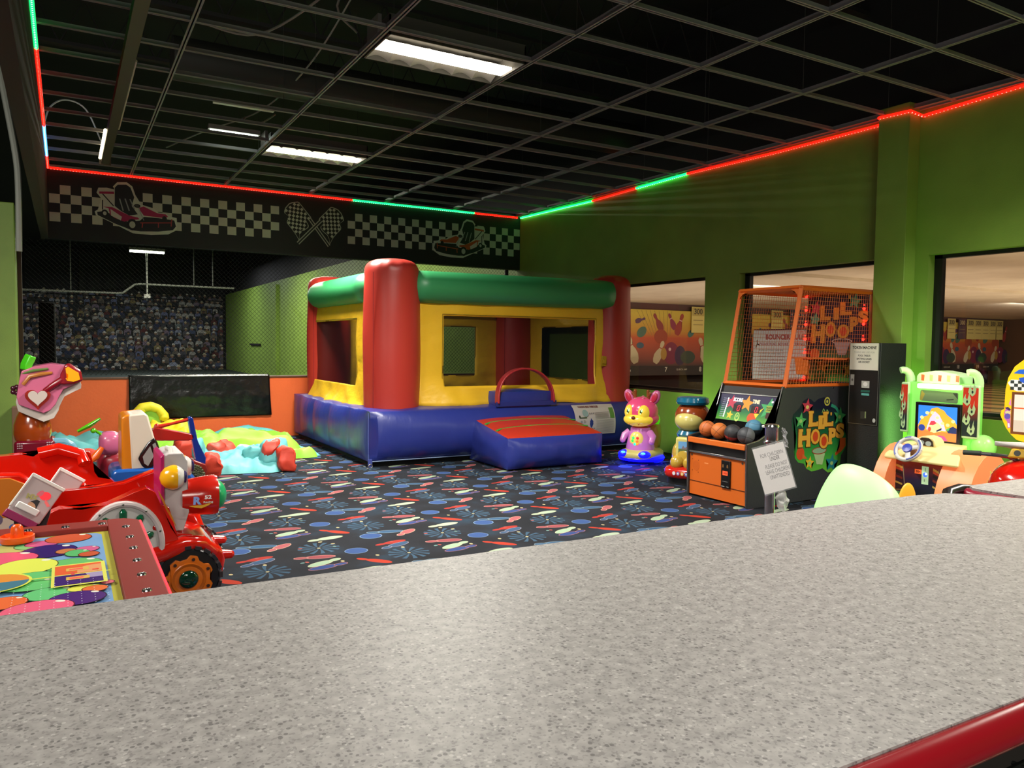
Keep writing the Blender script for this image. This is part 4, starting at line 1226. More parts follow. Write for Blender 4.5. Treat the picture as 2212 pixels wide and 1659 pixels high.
# ---- basketballs in the tray
def ball(c, seamc, lab, loc, two=None, rot=(0, 0, 0), R_=.078):
    n = NT('ball_skin', .55)
    sx = n.n('ShaderNodeSeparateXYZ'); n.set(sx.inputs[0], n.pos)
    X, Y, Z = sx.outputs
    base = lin(c)
    if two:
        base = n.mix(n.math('GREATER_THAN', n.math('MULTIPLY', X, Y), 0.0), lin(c), lin(two)) if two[0] != '!' else n.mix(n.math('LESS_THAN', Z, -.012), lin(c), lin(two[1:]))
    s = 0
    w = .022 * R_
    m = n.math('LESS_THAN', n.math('ABSOLUTE', X), w)
    for e in (n.math('LESS_THAN', n.math('ABSOLUTE', Y), w), n.math('LESS_THAN', n.math('ABSOLUTE', n.math('SUBTRACT', n.math('ABSOLUTE', Z), n.math('ADD', R_ * .45, n.math('MULTIPLY', n.math('MULTIPLY', X, X), 4.0)))), w)):
        m = n.math('MAXIMUM', m, e)
    n.bump(n.noise(600, 1), .3, .002)
    b = B().ell((0, 0, 0), (R_, R_, R_), nu=36, nv=22)
    me = b.obj('basketball', n.color(n.mix(m, base, lin(seamc))))
    me.location = loc; me.rotation_euler = rot
    for v in me.data.vertices: v.co.z -= R_
    prop(me, lab, 'ball')
def tray(y, x=5.335): return (x, y, .515 + (x - 5.25) * .403 + .017 + .0845)
ball('b8612a', '2a1608', 'plain orange basketball at the left end of the tray', tray(5.435, 5.345), rot=(.3, .4, .3))
ball('c06a2c', '3a2010', 'orange basketball with crossing black seams, second from the left in the tray', tray(5.268, 5.335), rot=(.8, .5, .9))
ball('2c2e32', '101012', 'black basketball with a red lower part in the tray', tray(5.098, 5.335), two='!a83430', rot=(.25, -.3, .2))
ball('3a3c42', '18181a', 'grey and black panelled basketball at the front right of the tray', tray(4.925, 5.322), two='5c5e64', rot=(.3, .6, .9))
ball('4a7f9c', '2a4a5c', 'blue topped black basketball behind the grey panelled one', tray(4.968, 5.466), two='!2c2e32', rot=(0, 0, 0))
# ================================================================ token machine, posters
tm = thing('token_machine', 'tall black token machine standing between basketball machine and driving game', 'token machine', (6.61, 4.53, 0))
TX, TY0, TY1 = 6.42, 4.37, 4.685
B().box(TX, 6.80, TY0, TY1, 0, 1.497).obj('cabinet', mat('1b1d1e', .5, bump=(80, .15)), tm, bevel=.004)
dr_ = B().box(TX - .008, TX, TY0 + .012, TY1 - .006, .74, 1.49).obj('door', mat('141414', .4), tm)
b = B()
for p, q_ in (((TY0 + .012, .74), (TY1 - .006, .74)), ((TY0 + .012, .74), (TY0 + .012, 1.49)), ((TY1 - .006, .74), (TY1 - .006, 1.49))): b.tube([(TX - .008, *p), (TX - .008, *q_)], .003, n=5)
b.obj('door_edge', mat('8a8a86', .3, metal=.8), dr_)
a = Art(FX(TX - .008), lift=.001)
a.rect(-4.668, -4.628, 1.10, 1.20, 'a8aaa4'); a.ell(-4.648, 1.15, .01, .012, '5a5c58')
a.rect(-4.55, -4.468, 1.08, 1.145, 'b4b6ae'); a.ell(-4.51, 1.115, .022, .02, 'e0e0da'); a.rect(-4.555, -4.462, 1.04, 1.06, '1c5a4c'); a.rect(-4.548, -4.468, 1.01, 1.03, '5aa8a0')
a.rect(-4.55, -4.49, .79, .86, '2a2a22'); a.rect(-4.505, -4.492, .80, .86, '7a8a5a'); a.ell(-4.41, .785, .015, .02, 'b8bab4')
a.obj('bill_acceptor', dr_)
a = Art(FX(TX - .012), lift=.001, rough=.8)
a.rect(-4.678, -4.385, 1.245, 1.494, 'ded8cc')
a.text('TOKEN MACHINE', -4.53, 1.452, .036, '2c2a28', .0012, sx=.85); a.text('TOKENS ARE USED FOR', -4.53, 1.408, .022, '9a9690', .0, sx=.9)
for i, s in enumerate(('POOL TABLES', 'BATTING CAGES', 'AIR HOCKEY')): a.text(s, -4.53, 1.378 - .03 * i, .024, '3c3a38', .0006, sx=.85)
prop(a.obj('paper_notice'), 'white paper notice taped to the top of the black token machine', 'notice')
a = Art(FX(7.168), lift=0, rough=.8)
a.rect(-6.56, -5.80, 1.06, 1.652, 'd0c8c4'); a.line([(-6.56, 1.652), (-5.80, 1.652)], .012, '5a1c1c')
a.text('BOUNCER RULES', -6.08, 1.565, .085, 'a03038', .003, fit=(.58, .062)); a.text('PLEASE READ BEFORE ENTERING', -6.14, 1.485, .05, '9a3a42', .001, fit=(.64, .03))
a.poly([(-6.525, 1.44), (-6.505, 1.49), (-6.51, 1.52), (-6.495, 1.54), (-6.49, 1.49), (-6.455, 1.47), (-6.46, 1.46), (-6.5, 1.475), (-6.515, 1.435)], '1c1a18')
for i, s in enumerate(('BOUNCE AT YOUR OWN RISK', 'NO SHOES OR SHARP OBJECTS', 'NO MORE THAN 6 AT ONE TIME', 'CHILDREN OF SAME SIZE ONLY', 'NO FOOD GUM DRINKS OR TOYS', 'NO FLIPS CLIMBING OR ROUGH PLAY', 'NO PULLING ON THE NETTING', 'ADULTS MUST SUPERVISE ALWAYS', 'EXIT SLOWLY WHEN TOLD')):
    a.text(s, -6.47, 1.41 - .037 * i, .026, '4c4848', .0, align='LEFT', sx=1.0)
prop(a.obj('rules_poster'), 'white bouncer rules poster stuck inside the window behind the basketball cage', 'poster')

# ================================================================ driving game (lit plastic)
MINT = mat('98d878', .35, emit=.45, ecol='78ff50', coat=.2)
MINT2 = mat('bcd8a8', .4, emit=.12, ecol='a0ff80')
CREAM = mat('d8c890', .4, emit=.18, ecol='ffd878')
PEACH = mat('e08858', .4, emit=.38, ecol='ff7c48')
dg = thing('driving_arcade_game', 'lit green and orange kids driving arcade game with steering wheel and screen', 'arcade game', (5.8, 3.6, 0), 0.0)
_dm = MW[dg]
MW[dg] = Matrix.Identity(4)
_R = Matrix.Translation((6.4, 3.8, 0)) @ Matrix.Rotation(0.0, 4, 'Z') @ Matrix.Translation((-6.4, -3.8, 0))
def D(b): b.bm.transform(_dm.inverted() @ _R); return b
def dpart(b, name, m=None, parent=None, **k): return D(b).obj(name, m, parent or dg, local=True, **k)
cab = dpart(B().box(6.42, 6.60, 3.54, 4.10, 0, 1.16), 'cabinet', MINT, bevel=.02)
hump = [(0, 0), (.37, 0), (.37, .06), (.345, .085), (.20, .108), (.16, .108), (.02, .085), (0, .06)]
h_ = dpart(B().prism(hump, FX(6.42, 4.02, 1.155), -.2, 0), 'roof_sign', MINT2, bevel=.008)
for i, c in enumerate(('e05030', '9cb068', 'c83830', '9cb068', 'd84830')):
    a = Art(FX(6.42), lift=.001); x = -3.985 + .075 * i + .02
    a.poly([(x - .014, 1.175), (x + .012, 1.172), (x + .015, 1.225), (x - .015, 1.228)], c)
    dpart(a.b, 'vent_slot', None, h_)
for y, lab in ((4.11, 0), (3.52, 1)):
    dpart(B().tube([(6.48, y, 1.14), (6.48, y, 1.17), (6.478, y + .002, 1.195), (6.472, y + .008, 1.22), (6.462, y + .018, 1.242), (6.448, y + .032, 1.256), (6.43, y + .048, 1.26), (6.415, y + .06, 1.256)], [.034, .034, .034, .033, .032, .031, .03, .028], n=20), 'exhaust_horn', MINT2)
# flame wings
WG = NT('wing_gradient', .4); sx = WG.n('ShaderNodeSeparateXYZ'); WG.set(sx.inputs[0], WG.pos)
wg = WG.color(WG.ramp(sx.outputs[2], [(.74, '10282c'), (.86, '1c3030'), (.97, '983018'), (1.12, 'd8381c')]))
for y0, y1, n in ((3.465, 3.60, 0), (4.07, 4.14, 1)):
    w = dpart(B().box(6.385, 6.42, y0, y1, .715, 1.155), 'wing', MINT2, bevel=.01)
    a = Art(FX(6.385), lift=.001)
    a.rect(-y1 + .006, -y0 - .006, .735, 1.135, wg)
    r3 = random.Random(5 + n)
    W_ = y1 - y0
    for k in range(5 if n == 0 else 4):
        z = .745 + k * .08; cx = -y0 - .02 - W_ * (.25 + .3 * (k % 2)); s = 1.0 if n == 0 else .6
        a.poly([(cx, z), (cx - .035 * s, z + .03), (cx - .03 * s, z + .06), (cx - .012 * s, z + .1), (cx - .014 * s, z + .07), (cx, z + .05), (cx + .008 * s, z + .08), (cx + .02 * s, z + .13), (cx + .018 * s, z + .09), (cx + .03 * s, z + .06), (cx + .022 * s, z + .02)], 'b4d8a0')
        a.ell(cx, z + .035, .008 * s, .012, '10282c')
    dpart(a.b, 'flame_graphic', None, w)
dpart(B().box(6.375, 6.42, 3.60, 3.995, .655, .99), 'screen_bezel', mat('0c0c0e', .25), bevel=.006)
scr = NT('game_screen', .3)
a = Art(FX(6.375), lift=.001, emit=.9)
a.rect(-3.965, -3.63, .675, .965, '2a78e0')
a.poly([(-3.965, .79), (-3.93, .86), (-3.88, .88), (-3.85, .94), (-3.80, .955), (-3.74, .93), (-3.71, .89), (-3.66, .86), (-3.63, .82), (-3.63, .74), (-3.965, .74)], 'f0a030')
a.poly([(-3.89, .76), (-3.86, .86), (-3.82, .92), (-3.78, .89), (-3.74, .82), (-3.72, .76)], 'c8b8f0')
a.poly([(-3.965, .675), (-3.965, .765), (-3.88, .75), (-3.63, .75), (-3.63, .675)], 'e87838')
a.poly([(-3.84, .69), (-3.78, .72), (-3.73, .715), (-3.70, .68), (-3.75, .675)], 'b84880')
a.ell(-3.93, .772, .03, .028, '243c8c'); a.poly([(-3.72, .775), (-3.66, .805), (-3.63, .79), (-3.63, .745), (-3.70, .745)], '1c2c5c'); a.poly([(-3.72, .775), (-3.68, .80), (-3.70, .76)], '50a050')
a.poly([(-3.87, .75), (-3.872, .79), (-3.855, .83), (-3.82, .835), (-3.78, .82), (-3.755, .79), (-3.76, .755), (-3.82, .735)], 'f0d890'); a.poly([(-3.865, .80), (-3.85, .835), (-3.82, .838), (-3.80, .82), (-3.83, .80)], 'c83848'); a.poly([(-3.80, .76), (-3.755, .785), (-3.757, .765), (-3.80, .745)], '282848'); a.ell(-3.86, .765, .014, .02, 'd84838')
for k in range(7): a.ell(-3.93 + .045 * k, .86 + .05 * math.sin(k), .016, .014, 'f8e090')
dpart(a.b, 'screen', None)
a = Art(FX(6.42), lift=.002)
P_ = [(-3.985, 1.01), (-3.98, 1.085), (-3.97, 1.095), (-3.66, 1.085), (-3.652, 1.075), (-3.655, 1.005), (-3.665, .995), (-3.975, 1.0)]
a.poly(P_, '7a9468'); a.poly([(-3.985, 1.01), (-3.97, 1.09), (-3.94, 1.06), (-3.965, 1.0)], 'b8a848'); a.poly([(-3.70, 1.08), (-3.66, 1.08), (-3.655, 1.03)], '3c4438'); a.line([(-3.75, 1.02), (-3.69, 1.028)], .008, '2c3428')
dpart(a.b, 'title_plate', None)
dpart(B().box(6.36, 6.42, 3.62, 3.98, 1.11, 1.15), 'light_bar', mat('ffffff', .4, emit=3.0, ecol='e8ffc8'), bevel=.01)
dpart(B().ell((6.45, 3.45, .655), (.08, .095, .10), nu=24, nv=16).cyl((6.45, 3.45, .2), (6.45, 3.45, .6), .05), 'side_pod', MINT)
# dash
dash = [(0, .585), (.02, .57), (.30, .58), (.72, .60), (.72, .66), (.45, .675), (.30, .69), (.03, .615)]
db = B().prism(dash, frame((5.66, 3.80, 0), (1, 0, 0), (0, 0, 1)), 0, .60)
for v in db.bm.verts:
    t = (v.co.x - 5.66) / .72
    v.co.y += t * (.34 if v.co.y < 3.5 else .12)
dpart(db, 'dashboard', CREAM, bevel=.015, seg=3)
hd = dpart(B().prism([(-.085, 0), (.085, 0), (.08, .04), (.055, .07), (0, .085), (-.055, .07), (-.08, .04)], FX(5.90, 3.60, .675), -.12, 0), 'gauge_hood', CREAM, bevel=.008)
a = Art(FX(5.898), lift=.004)
a.poly([(-3.60 - .068, .68), (-3.60 + .068, .68), (-3.60 + .06, .72), (-3.60 + .03, .743), (-3.60 - .03, .743), (-3.60 - .06, .72)], '2a1c14'); a.ell(-3.63, .703, .022, .018, '8a9aa0'); a.ell(-3.575, .699, .024, .02, 'a0b0b4')
dpart(a.b, 'gauges', None, hd)
# steering wheel
SW = frame((5.64, 3.58, .672), (0, -1, 0), (.55, 0, .85))
b = B(SW)
b.tube([(.095 * math.cos(t), .095 * math.sin(t), 0) for t in [2 * PI * k / 40 for k in range(41)]], .017, n=12, cap=False)
for an in (.4, PI - .2, -PI / 2 + .3):
    b.tube([(0, 0, .005), (.09 * math.cos(an), .09 * math.sin(an), 0)], .02, n=8, flat=.5)
sw = dpart(b, 'steering_wheel', mat('c8c4c0', .4))
dpart(B(SW).lathe([(.0, .005), (.038, .008), (.036, .022), (.0, .026)], n=24), 'wheel_hub', mat('2438a8', .35), sw)
b = B(SW)
for t0, t1 in ((-1.3, .9), (2.6, 3.9), (1.6, 2.1)): b.tube([(.098 * math.cos(t0 + (t1 - t0) * k / 14), .098 * math.sin(t0 + (t1 - t0) * k / 14), .010) for k in range(15)], .009, n=6)
dpart(b, 'grip_inlay', mat('3848a0', .4), sw)
dpart(B().cyl((5.64, 3.58, .67), (5.78, 3.58, .62), .03), 'steering_column', mat('6a2a20', .5), sw)
# front board under the dash
FB = NT('board_gradient', .35); sx = FB.n('ShaderNodeSeparateXYZ'); FB.set(sx.inputs[0], FB.pos)
fbm = FB.color(FB.ramp(sx.outputs[2], [(.33, '141a28'), (.42, '1a1438'), (.50, '5a1a28'), (.56, 'b0341c')]))
fb = dpart(B().box(5.74, 5.78, 3.37, 3.77, .05, .60), 'front_board', fbm)
a = Art(FX(5.74), lift=.001)
for y in (3.745, 3.415):
    w = .085 if y > 3.6 else .045
    a = Art(FX(5.74), lift=.001)
    for z, c in ((.535, 'd8a048'), (.515, 'c84828'), (.485, '141010'), (.45, '7c2820'), (.40, 'b8a050'), (.385, '14121c')):
        a.poly([(-y - .02, z), (-y - .02 + w, z - .02), (-y - .02 + w, z - .038), (-y - .02, z - .02)], c)
    a.line([(-y - .02 + w, .53), (-y + w + .0, .36)], .006, '8a7a60')
    dpart(a.b, 'striped_graphic', None, fb)
a = Art(FX(5.74), lift=.003)
a.rect(-3.58, -3.525, .475, .51, 'f0642c', emit=.5); a.text('50¢', -3.552, .492, .024, '6a2010', .001)
dpart(a.b, 'price_sticker', None, fb)
a = Art(FX(5.74), lift=.003)
a.rect(-3.523, -3.468, .40, .54, 'b8d8b0', emit=.3); a.ell(-3.495, .475, .018, .018, '3050e8', emit=2); a.ell(-3.488, .482, .008, .008, 'b0e8ff', emit=4); a.line([(-3.495, .50), (-3.495, .53)], .004, '2a3a30'); a.line([(-3.50, .42), (-3.50, .44)], .004, '2a3a30')
dpart(a.b, 'coin_panel', None, fb)
# wheel arches
def arch(y0, y1, zc, xs, m, nm):
    outer = [(xs + .32 * math.cos(t), .18 + .50 * math.sin(t)) for t in [PI * k / 16 for k in range(17)]]
    inner = [(xs + .06 + .19 * math.cos(t), .14 + .42 * math.sin(t)) for t in [PI * (16 - k) / 16 for k in range(17)]]
    return dpart(B().prism(outer + inner, frame((0, y1, 0), (1, 0, 0), (0, 0, 1)), 0, y1 - y0), nm, m, bevel=.03, seg=3)
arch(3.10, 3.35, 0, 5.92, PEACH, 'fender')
arch(3.74, 3.85, 0, 5.88, PEACH, 'fender')
b = B().use(mat('0e2a30', .4)).cyl((5.92, 3.16, .36), (5.92, 3.26, .36), .20, n=32)
b.use(mat('2a8a84', .4)).cyl((5.92, 3.15, .36), (5.92, 3.16, .36), .16, n=24)
b.use(MINT)
for k in range(5):
    t = 2 * PI * k / 5 + .4; b.tube([(5.92, 3.14, .36), (5.92 + .19 * math.cos(t), 3.14, .36 + .19 * math.sin(t))], [.02, .045], n=8, flat=.4)
dpart(b, 'play_wheel', None)
# floor plate, pedal pot and bench seat
fl_ = dpart(B().box(4.75, 5.74, 3.20, 3.74, .0, .24), 'platform', mat('1c241c', .5), bevel=.02)
dpart(B().lathe([(.055, .24), (.055, .345), (.05, .35), (0, .352)], c=(5.62, 3.62, 0), n=28), 'pedal_drum', CHR, fl_)
for y in (3.70, 3.54, 3.45): dpart(B().tube([(5.60, y + .045 * math.cos(t), .24 + .075 * math.sin(t)) for t in [PI * k / 14 for k in range(15)]], .006, n=6), 'foot_ring', CHR, fl_)
for z, x in ((.245, 5.45), (.245, 5.35)): dpart(B().box(x, x + .02, 3.25, 3.7, z, z + .012), 'tread_strip', mat('a8aa98', .4), fl_)
seat = B()
def sfn(u, v):
    t = PI * (.02 + .96 * v)
    y = 3.42 + .30 * math.cos(t) * (1.0 + .12 * math.cos(u * PI))
    top = .62 - .20 * max(0, (3.60 - y)) ** 1.1 - .9 * max(0, y - 3.62) ** 1.5
    z = .16 + (top - .16) * math.sin(u * PI / 2) ** .75 * (math.sin(t) ** .35)
    x = 4.86 - .16 * math.sin(t) ** .6 * (1 - .35 * u) + .10 * u
    return (x, y, z)
seat.grid(sfn, 20, 32)
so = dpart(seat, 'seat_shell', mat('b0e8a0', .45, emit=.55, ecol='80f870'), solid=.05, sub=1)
dpart(B().ell((4.98, 3.155, .38), (.10, .022, .15), nu=20, nv=12), 'seat_trim', mat('f0a830', .4, emit=.2, ecol='ff9a20'), so)
MW[dg] = _dm
prop(lamp('game_glow', (6.2, 3.78, 1.2), 5, (.4, .1), (.6, 1, .35), direction=(.3, 0, 1)), None)
prop(lamp('game_glow', (6.70, 4.25, .6), 9, (.2, .8), (.35, 1, .2), direction=(.4, 1, .1)), None)

# ================================================================ motorbike game at the right edge
mg = thing('motorbike_arcade_game', 'red motorbike arcade game with lit yellow character shaped screen surround', 'arcade game', (5.8, 2.7, 0))
YL = mat('e8c020', .4, emit=.5, ecol='ffd010')
o1 = [(-3.27, .99), (-3.31, .97), (-3.318, .93), (-3.295, .88), (-3.27, .83), (-3.235, .785), (-3.19, .745), (-3.12, .73), (-2.85, .73), (-2.70, .80), (-2.64, .93), (-2.64, 1.1), (-2.70, 1.25), (-2.80, 1.36), (-2.93, 1.42), (-3.06, 1.42), (-3.16, 1.375), (-3.225, 1.32), (-3.27, 1.23), (-3.288, 1.13), (-3.283, 1.04)]
mq = B().prism(o1, FX(6.42), -.10, 0).obj('marquee', YL, mg, bevel=.015, seg=3)
a = Art(FX(6.42), lift=.001, emit=.5)
a.rect(-3.235, -2.80, .79, 1.12, '6a3a18'); a.rect(-3.215, -2.82, .81, 1.10, 'e8dcd0'); a.rect(-3.215, -2.82, .99, 1.0, 'e06030'); a.rect(-3.215, -2.82, .81, .90, 'c8c0b0')
a.poly([(-3.27, 1.19), (-3.245, 1.215), (-3.19, 1.215), (-3.13, 1.18), (-3.13, 1.13), (-3.2, 1.125), (-3.24, 1.145)], 'e8e8e8')
for i in range(4):
    for j in range(3):
        if (i + j) % 2 == 0: a.rect(-3.25 + i * .028, -3.222 + i * .028, 1.135 + j * .025, 1.16 + j * .025, '2c3430')
a.poly([(-3.23, 1.265), (-3.19, 1.295), (-3.10, 1.305), (-3.02, 1.28), (-3.06, 1.265), (-3.15, 1.26)], '2060d0'); a.poly([(-3.18, 1.205), (-3.19, 1.23), (-3.12, 1.245), (-3.02, 1.24), (-3.02, 1.18), (-3.13, 1.18)], '2858c8')
a.poly([(-3.285, .955), (-3.275, .985), (-3.24, .985), (-3.235, .84), (-3.255, .83), (-3.26, .88), (-3.285, .91)], 'b060b0'); a.poly([(-3.285, .99), (-3.26, 1.0), (-3.235, .98), (-3.25, .97)], '402858'); a.ell(-3.258, .955, .022, .014, 'c8c490'); a.ell(-3.26, .925, .022, .022, '5a50a8'); a.line([(-3.25, .87), (-3.245, .84)], .012, 'f0e8f0')
a.poly([(-3.255, 1.02), (-3.24, 1.07), (-3.236, 1.01)], 'e880c0')
a.obj('printed_artwork', mq)
B().box(6.44, 6.7, 2.75, 3.15, 0, .8).obj('cabinet', mat('b02018', .3), mg)
B().ell((5.30, 2.36, .50), (.38, .345, .285), nu=36, nv=24, e=.62).obj('bike_body', mat('c8180c', .12, coat=.8), mg)
B().box(5.0, 6.5, 2.15, 2.7, 0, .3).obj('plinth', mat('8a140c', .3), mg, bevel=.03)
B().prism([(0, 0), (.30, .0), (.32, .06), (.02, .06)], frame((5.06, 2.56, .775), (.5, -1, 0), (.3, .1, 1)), 0, .03).obj('dash_panel', mat('c8a028', .4), mg, bevel=.01)
for k in range(3):
    a = Art(frame((5.06, 2.56, .775), (.5, -1, 0), (.3, .1, 1)), lift=.031); a.ell(.05 + .06 * k, .03, .018, .018, '2a2c24'); a.obj('gauge', mg)
B().pillow(5.10, 5.45, 2.20, 2.66, .84, .87, (.02, .02, .02), n=8, fn=lambda q, a_, b_, c_: q + Vector((0, 0, -.05 * a_))).obj('windscreen', mat('b8b0ac', .3), mg, ang=50)
hb = B().tube([(4.98, 2.75, .79), (4.99, 2.62, .795), (5.06, 2.56, .785), (5.12, 2.50, .75)], .012, n=8).obj('handlebar', mat('8a888c', .25, metal=.9), mg)
B().cyl((4.97, 2.78, .789), (4.985, 2.68, .794), .016, n=10).obj('handle_grip', mat('2c342c', .6), hb)
prop(lamp('marquee_glow', (6.38, 3.05, 1.1), 2.5, (.5, .5), (1, .85, .2), direction=(-1, 0, 0)), None)

# ================================================================ kiddie rides by the window
def L(loc, rz): return Matrix.Translation(loc) @ Matrix.Rotation(rz, 4, 'Z')
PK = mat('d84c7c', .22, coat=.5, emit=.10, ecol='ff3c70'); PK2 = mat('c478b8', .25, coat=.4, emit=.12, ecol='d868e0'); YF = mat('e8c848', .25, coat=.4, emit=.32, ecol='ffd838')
dloc, drz = (6.12, 7.36, 0), math.radians(207)
de = thing('deer_kiddie_ride', 'pink deer shaped kiddie ride glowing blue at its base', 'kiddie ride', dloc, drz)
dp = lambda b, n, m=None, parent=None, **k: b.obj(n, m, parent or de, local=True, **k)
base = dp(B().ell((-.05, 0, .115), (.30, .235, .075), nu=36, nv=12, e=.7), 'base', mat('c0b468', .3, emit=.08))
dp(B().lathe([(.20, .035), (.27, .045), (.285, .075), (.27, .10), (.2, .10)], c=(-.04, 0, 0), n=40), 'light_ring', mat('1010ff', .3, emit=5.0, ecol='0404ff'), base)
for y in (.13, -.13): dp(B().ell((.17, y, .13), (.10, .075, .045)), 'foot_light', mat('1818ff', .3, emit=2.2, ecol='0c10ff'), base); dp(B().ell((.24, y + .01, .15), (.022, .03, .018)), 'foot_lamp', mat('40c0ff', .3, emit=2.5, ecol='40b0ff'), base)
dp(B().cyl((-.05, 0, 0), (-.05, 0, .06), .15, n=24), 'foot_plate', mat('101020', .6), base)
dp(B().lathe([(.0, .12), (.165, .13), (.175, .2), (.155, .30), (.125, .40), (.12, .44), (.0, .46)], n=32), 'body', PK2)
be = dp(B().ell((.105, 0, .29), (.065, .095, .115)), 'belly', mat('d8c068', .25, emit=.25, ecol='ffdc60'))
for i, (y, z, c) in enumerate(((.032, .325, 'ff2020'), (-.022, .325, '30ff60'), (.028, .285, 'ff6020'), (-.03, .29, '20ff40'), (0, .25, '20ffa0'), (.03, .255, 'ff8020'))): dp(B().ell((.165, y, z), (.012, .018, .018), nu=10, nv=6), 'belly_lamp', mat(c, .3, emit=1.4, ecol=c), be)
for s in (1, -1): dp(B().tube([(.03, s * .13, .39), (.06, s * .185, .34), (.10, s * .19, .29)], [.045, .045, .035], n=14).ell((.105, s * .19, .285), (.036, .036, .036), nu=14, nv=8), 'arm', PK2)
dp(B().cyl((0, 0, .42), (0, 0, .47), .10), 'neck', mat('a83c30', .3))
he = dp(B().ell((-.02, 0, .635), (.205, .205, .185), nu=40, nv=24).ell((-.04, 0, .56), (.20, .21, .115), nu=36, nv=16), 'head', PK)
fa = dp(B().ell((.075, 0, .545), (.155, .185, .088), nu=36, nv=18).ell((.115, .085, .635), (.085, .074, .095), nu=24, nv=14).ell((.115, -.085, .635), (.085, .074, .095), nu=24, nv=14), 'face', YF, he)
for s in (1, -1):
    e_ = dp(B().ell((.178, s * .085, .64), (.022, .032, .044)), 'eye', mat('14201c', .1, coat=.6), he)
    dp(B().ell((.196, s * .085 + .008, .658), (.007, .012, .014), nu=10, nv=6).ell((.198, s * .085 - .008, .625), (.005, .008, .008), nu=8, nv=6), 'eye_glint', mat('b0ffb0', .2, emit=.8), he)
    er = dp(B().ell((-.03, s * .17, .815), (.035, .062, .095), R=Matrix.Rotation(-s * .45, 4, 'X')), 'ear', mat('c86498', .3), he)
    dp(B().ell((-.002, s * .172, .812), (.016, .036, .062), R=Matrix.Rotation(-s * .45, 4, 'X')), 'inner_ear', mat('c02c48', .3), he)
    dp(B().tube([(-.02, s * .085, .79), (-.015, s * .09, .85), (-.01, s * .085, .885)], [.024, .024, .02], n=12).ell((-.01, s * .084, .888), (.022, .022, .022), nu=12, nv=8).tube([(-.01, s * .09, .83), (0, s * .118, .862)], [.018, .016], n=10).ell((0, s * .118, .864), (.017, .017, .017), nu=10, nv=6), 'antler', mat('8a4a22', .2, coat=.5), he)
dp(B().ell((.228, 0, .575), (.018, .026, .022)), 'nose', mat('6a3414', .25), he)
b = B()
for y, z in ((.06, .50), (-.06, .50)): b.ell((.222 - .02, y, z), (.008, .012, .012), nu=8, nv=6)
dp(b, 'freckles', mat('c88030', .4), he)
b = B()
for x, y, z in ((.05, .05, .805), (.06, -.05, .80), (-.06, .0, .822), (.02, .13, .765)): b.ell((x, y, z), (.02, .02, .008), nu=10, nv=6)
dp(b, 'head_spots', mat('f0a0b0', .3), he)
st_ = dp(B().pillow(-.30, -.16, -.14, .14, .18, .46, (.02, .03, .03), n=10), 'seat', mat('b09a38', .3), ang=60)
dp(B().ell((-.27, .02, .52), (.075, .12, .11), nu=24, nv=14).cyl((-.27, .02, .42), (-.27, .02, .5), .09), 'seat_back', mat('70e020', .35, emit=.45, ecol='50f010'), st_)
dp(B().ell((-.12, -.16, .17), (.07, .05, .06)), 'side_leaf', mat('1c5a3c', .3), base)
prop(lamp('deer_glow', (5.75, 7.15, .10), 5, (.4, .2), (.05, .05, 1), direction=(-.2, -.2, -1)), None)
prop(lamp('deer_glow', (6.5, 7.2, .5), 2.5, (.3, .3), (.3, 1, .1), direction=(1, .1, .2)), None)
# second ride: plain padded stand-in form on a red base
rloc, rrz = (5.72, 6.05, 0), math.radians(205)
rr_ = thing('kiddie_ride', 'kiddie ride on a red base with small screen and plain rounded brown top', 'kiddie ride', rloc, rrz)
rp = lambda b, n, m=None, parent=None, **k: b.obj(n, m, parent or rr_, local=True, **k)
BR = mat('8a3c18', .2, coat=.6); TEAL = mat('106080', .2, coat=.6); GD = mat('b89838', .22, coat=.5); CRM = mat('ccc070', .25, coat=.4)
rb_ = rp(B().ell((0, 0, .13), (.30, .23, .075), nu=32, nv=12, e=.6), 'base', mat('b81c14', .2, coat=.5))
rp(B().lathe([(.24, 0), (.24, .075), (0, .08)], n=28), 'foot_plate', mat('0c0c10', .7), rb_)
a = Art(frame((.299, 0, .135), (0, 1, 0), (0, 0, 1)), lift=.004)
for i, c in enumerate(('c8c8d8', '7a6ab0', 'd8a048', '5070c8')): a.ell(-.06 + .045 * i, 0, .017, .02, c); a.ell(-.06 + .045 * i, 0, .008, .009, 'e8e0d0')
rp(a.b, 'printed_dots', None, rb_)
b = B()
for y in (.07, -.07): b.ell((.20, y, .235), (.07, .072, .075), nu=20, nv=12)
rp(b, 'front_bumps', GD)
rp(B().ell((-.02, 0, .30), (.22, .19, .17), nu=28, nv=14, e=.8), 'body', GD)
cp = rp(B().box(.12, .19, -.10, .10, .28, .50), 'control_panel', CRM, bevel=.025, seg=3)
a = Art(frame((.19, 0, .395), (0, 1, 0), (0, 0, 1)), lift=.002, emit=.35)
a.rect(-.062, .062, -.06, .06, '5a88b0'); a.rect(-.062, .062, -.06, -.015, '4a5a30'); a.poly([(-.03, -.02), (-.01, .02), (.01, -.005), (.03, .012), (.045, -.02)], '6a5a60')
rp(a.b, 'screen', None, cp)
rp(B().lathe([(.14, .49), (.155, .52), (.13, .56), (.0, .565)], n=28), 'collar', TEAL)
rp(B().ell((-.03, 0, .70), (.19, .185, .175), nu=36, nv=20), 'headrest', BR)
rp(B().ell((.055, 0, .665), (.14, .155, .115), nu=32, nv=16), 'headrest_pad', CRM)
rp(B().lathe([(0, .835), (.165, .835), (.175, .86), (.16, .905), (.13, .915), (0, .918)], c=(-.02, 0, 0), n=32, M=Matrix.Rotation(.0, 4, 'Y')), 'top_cap', TEAL)
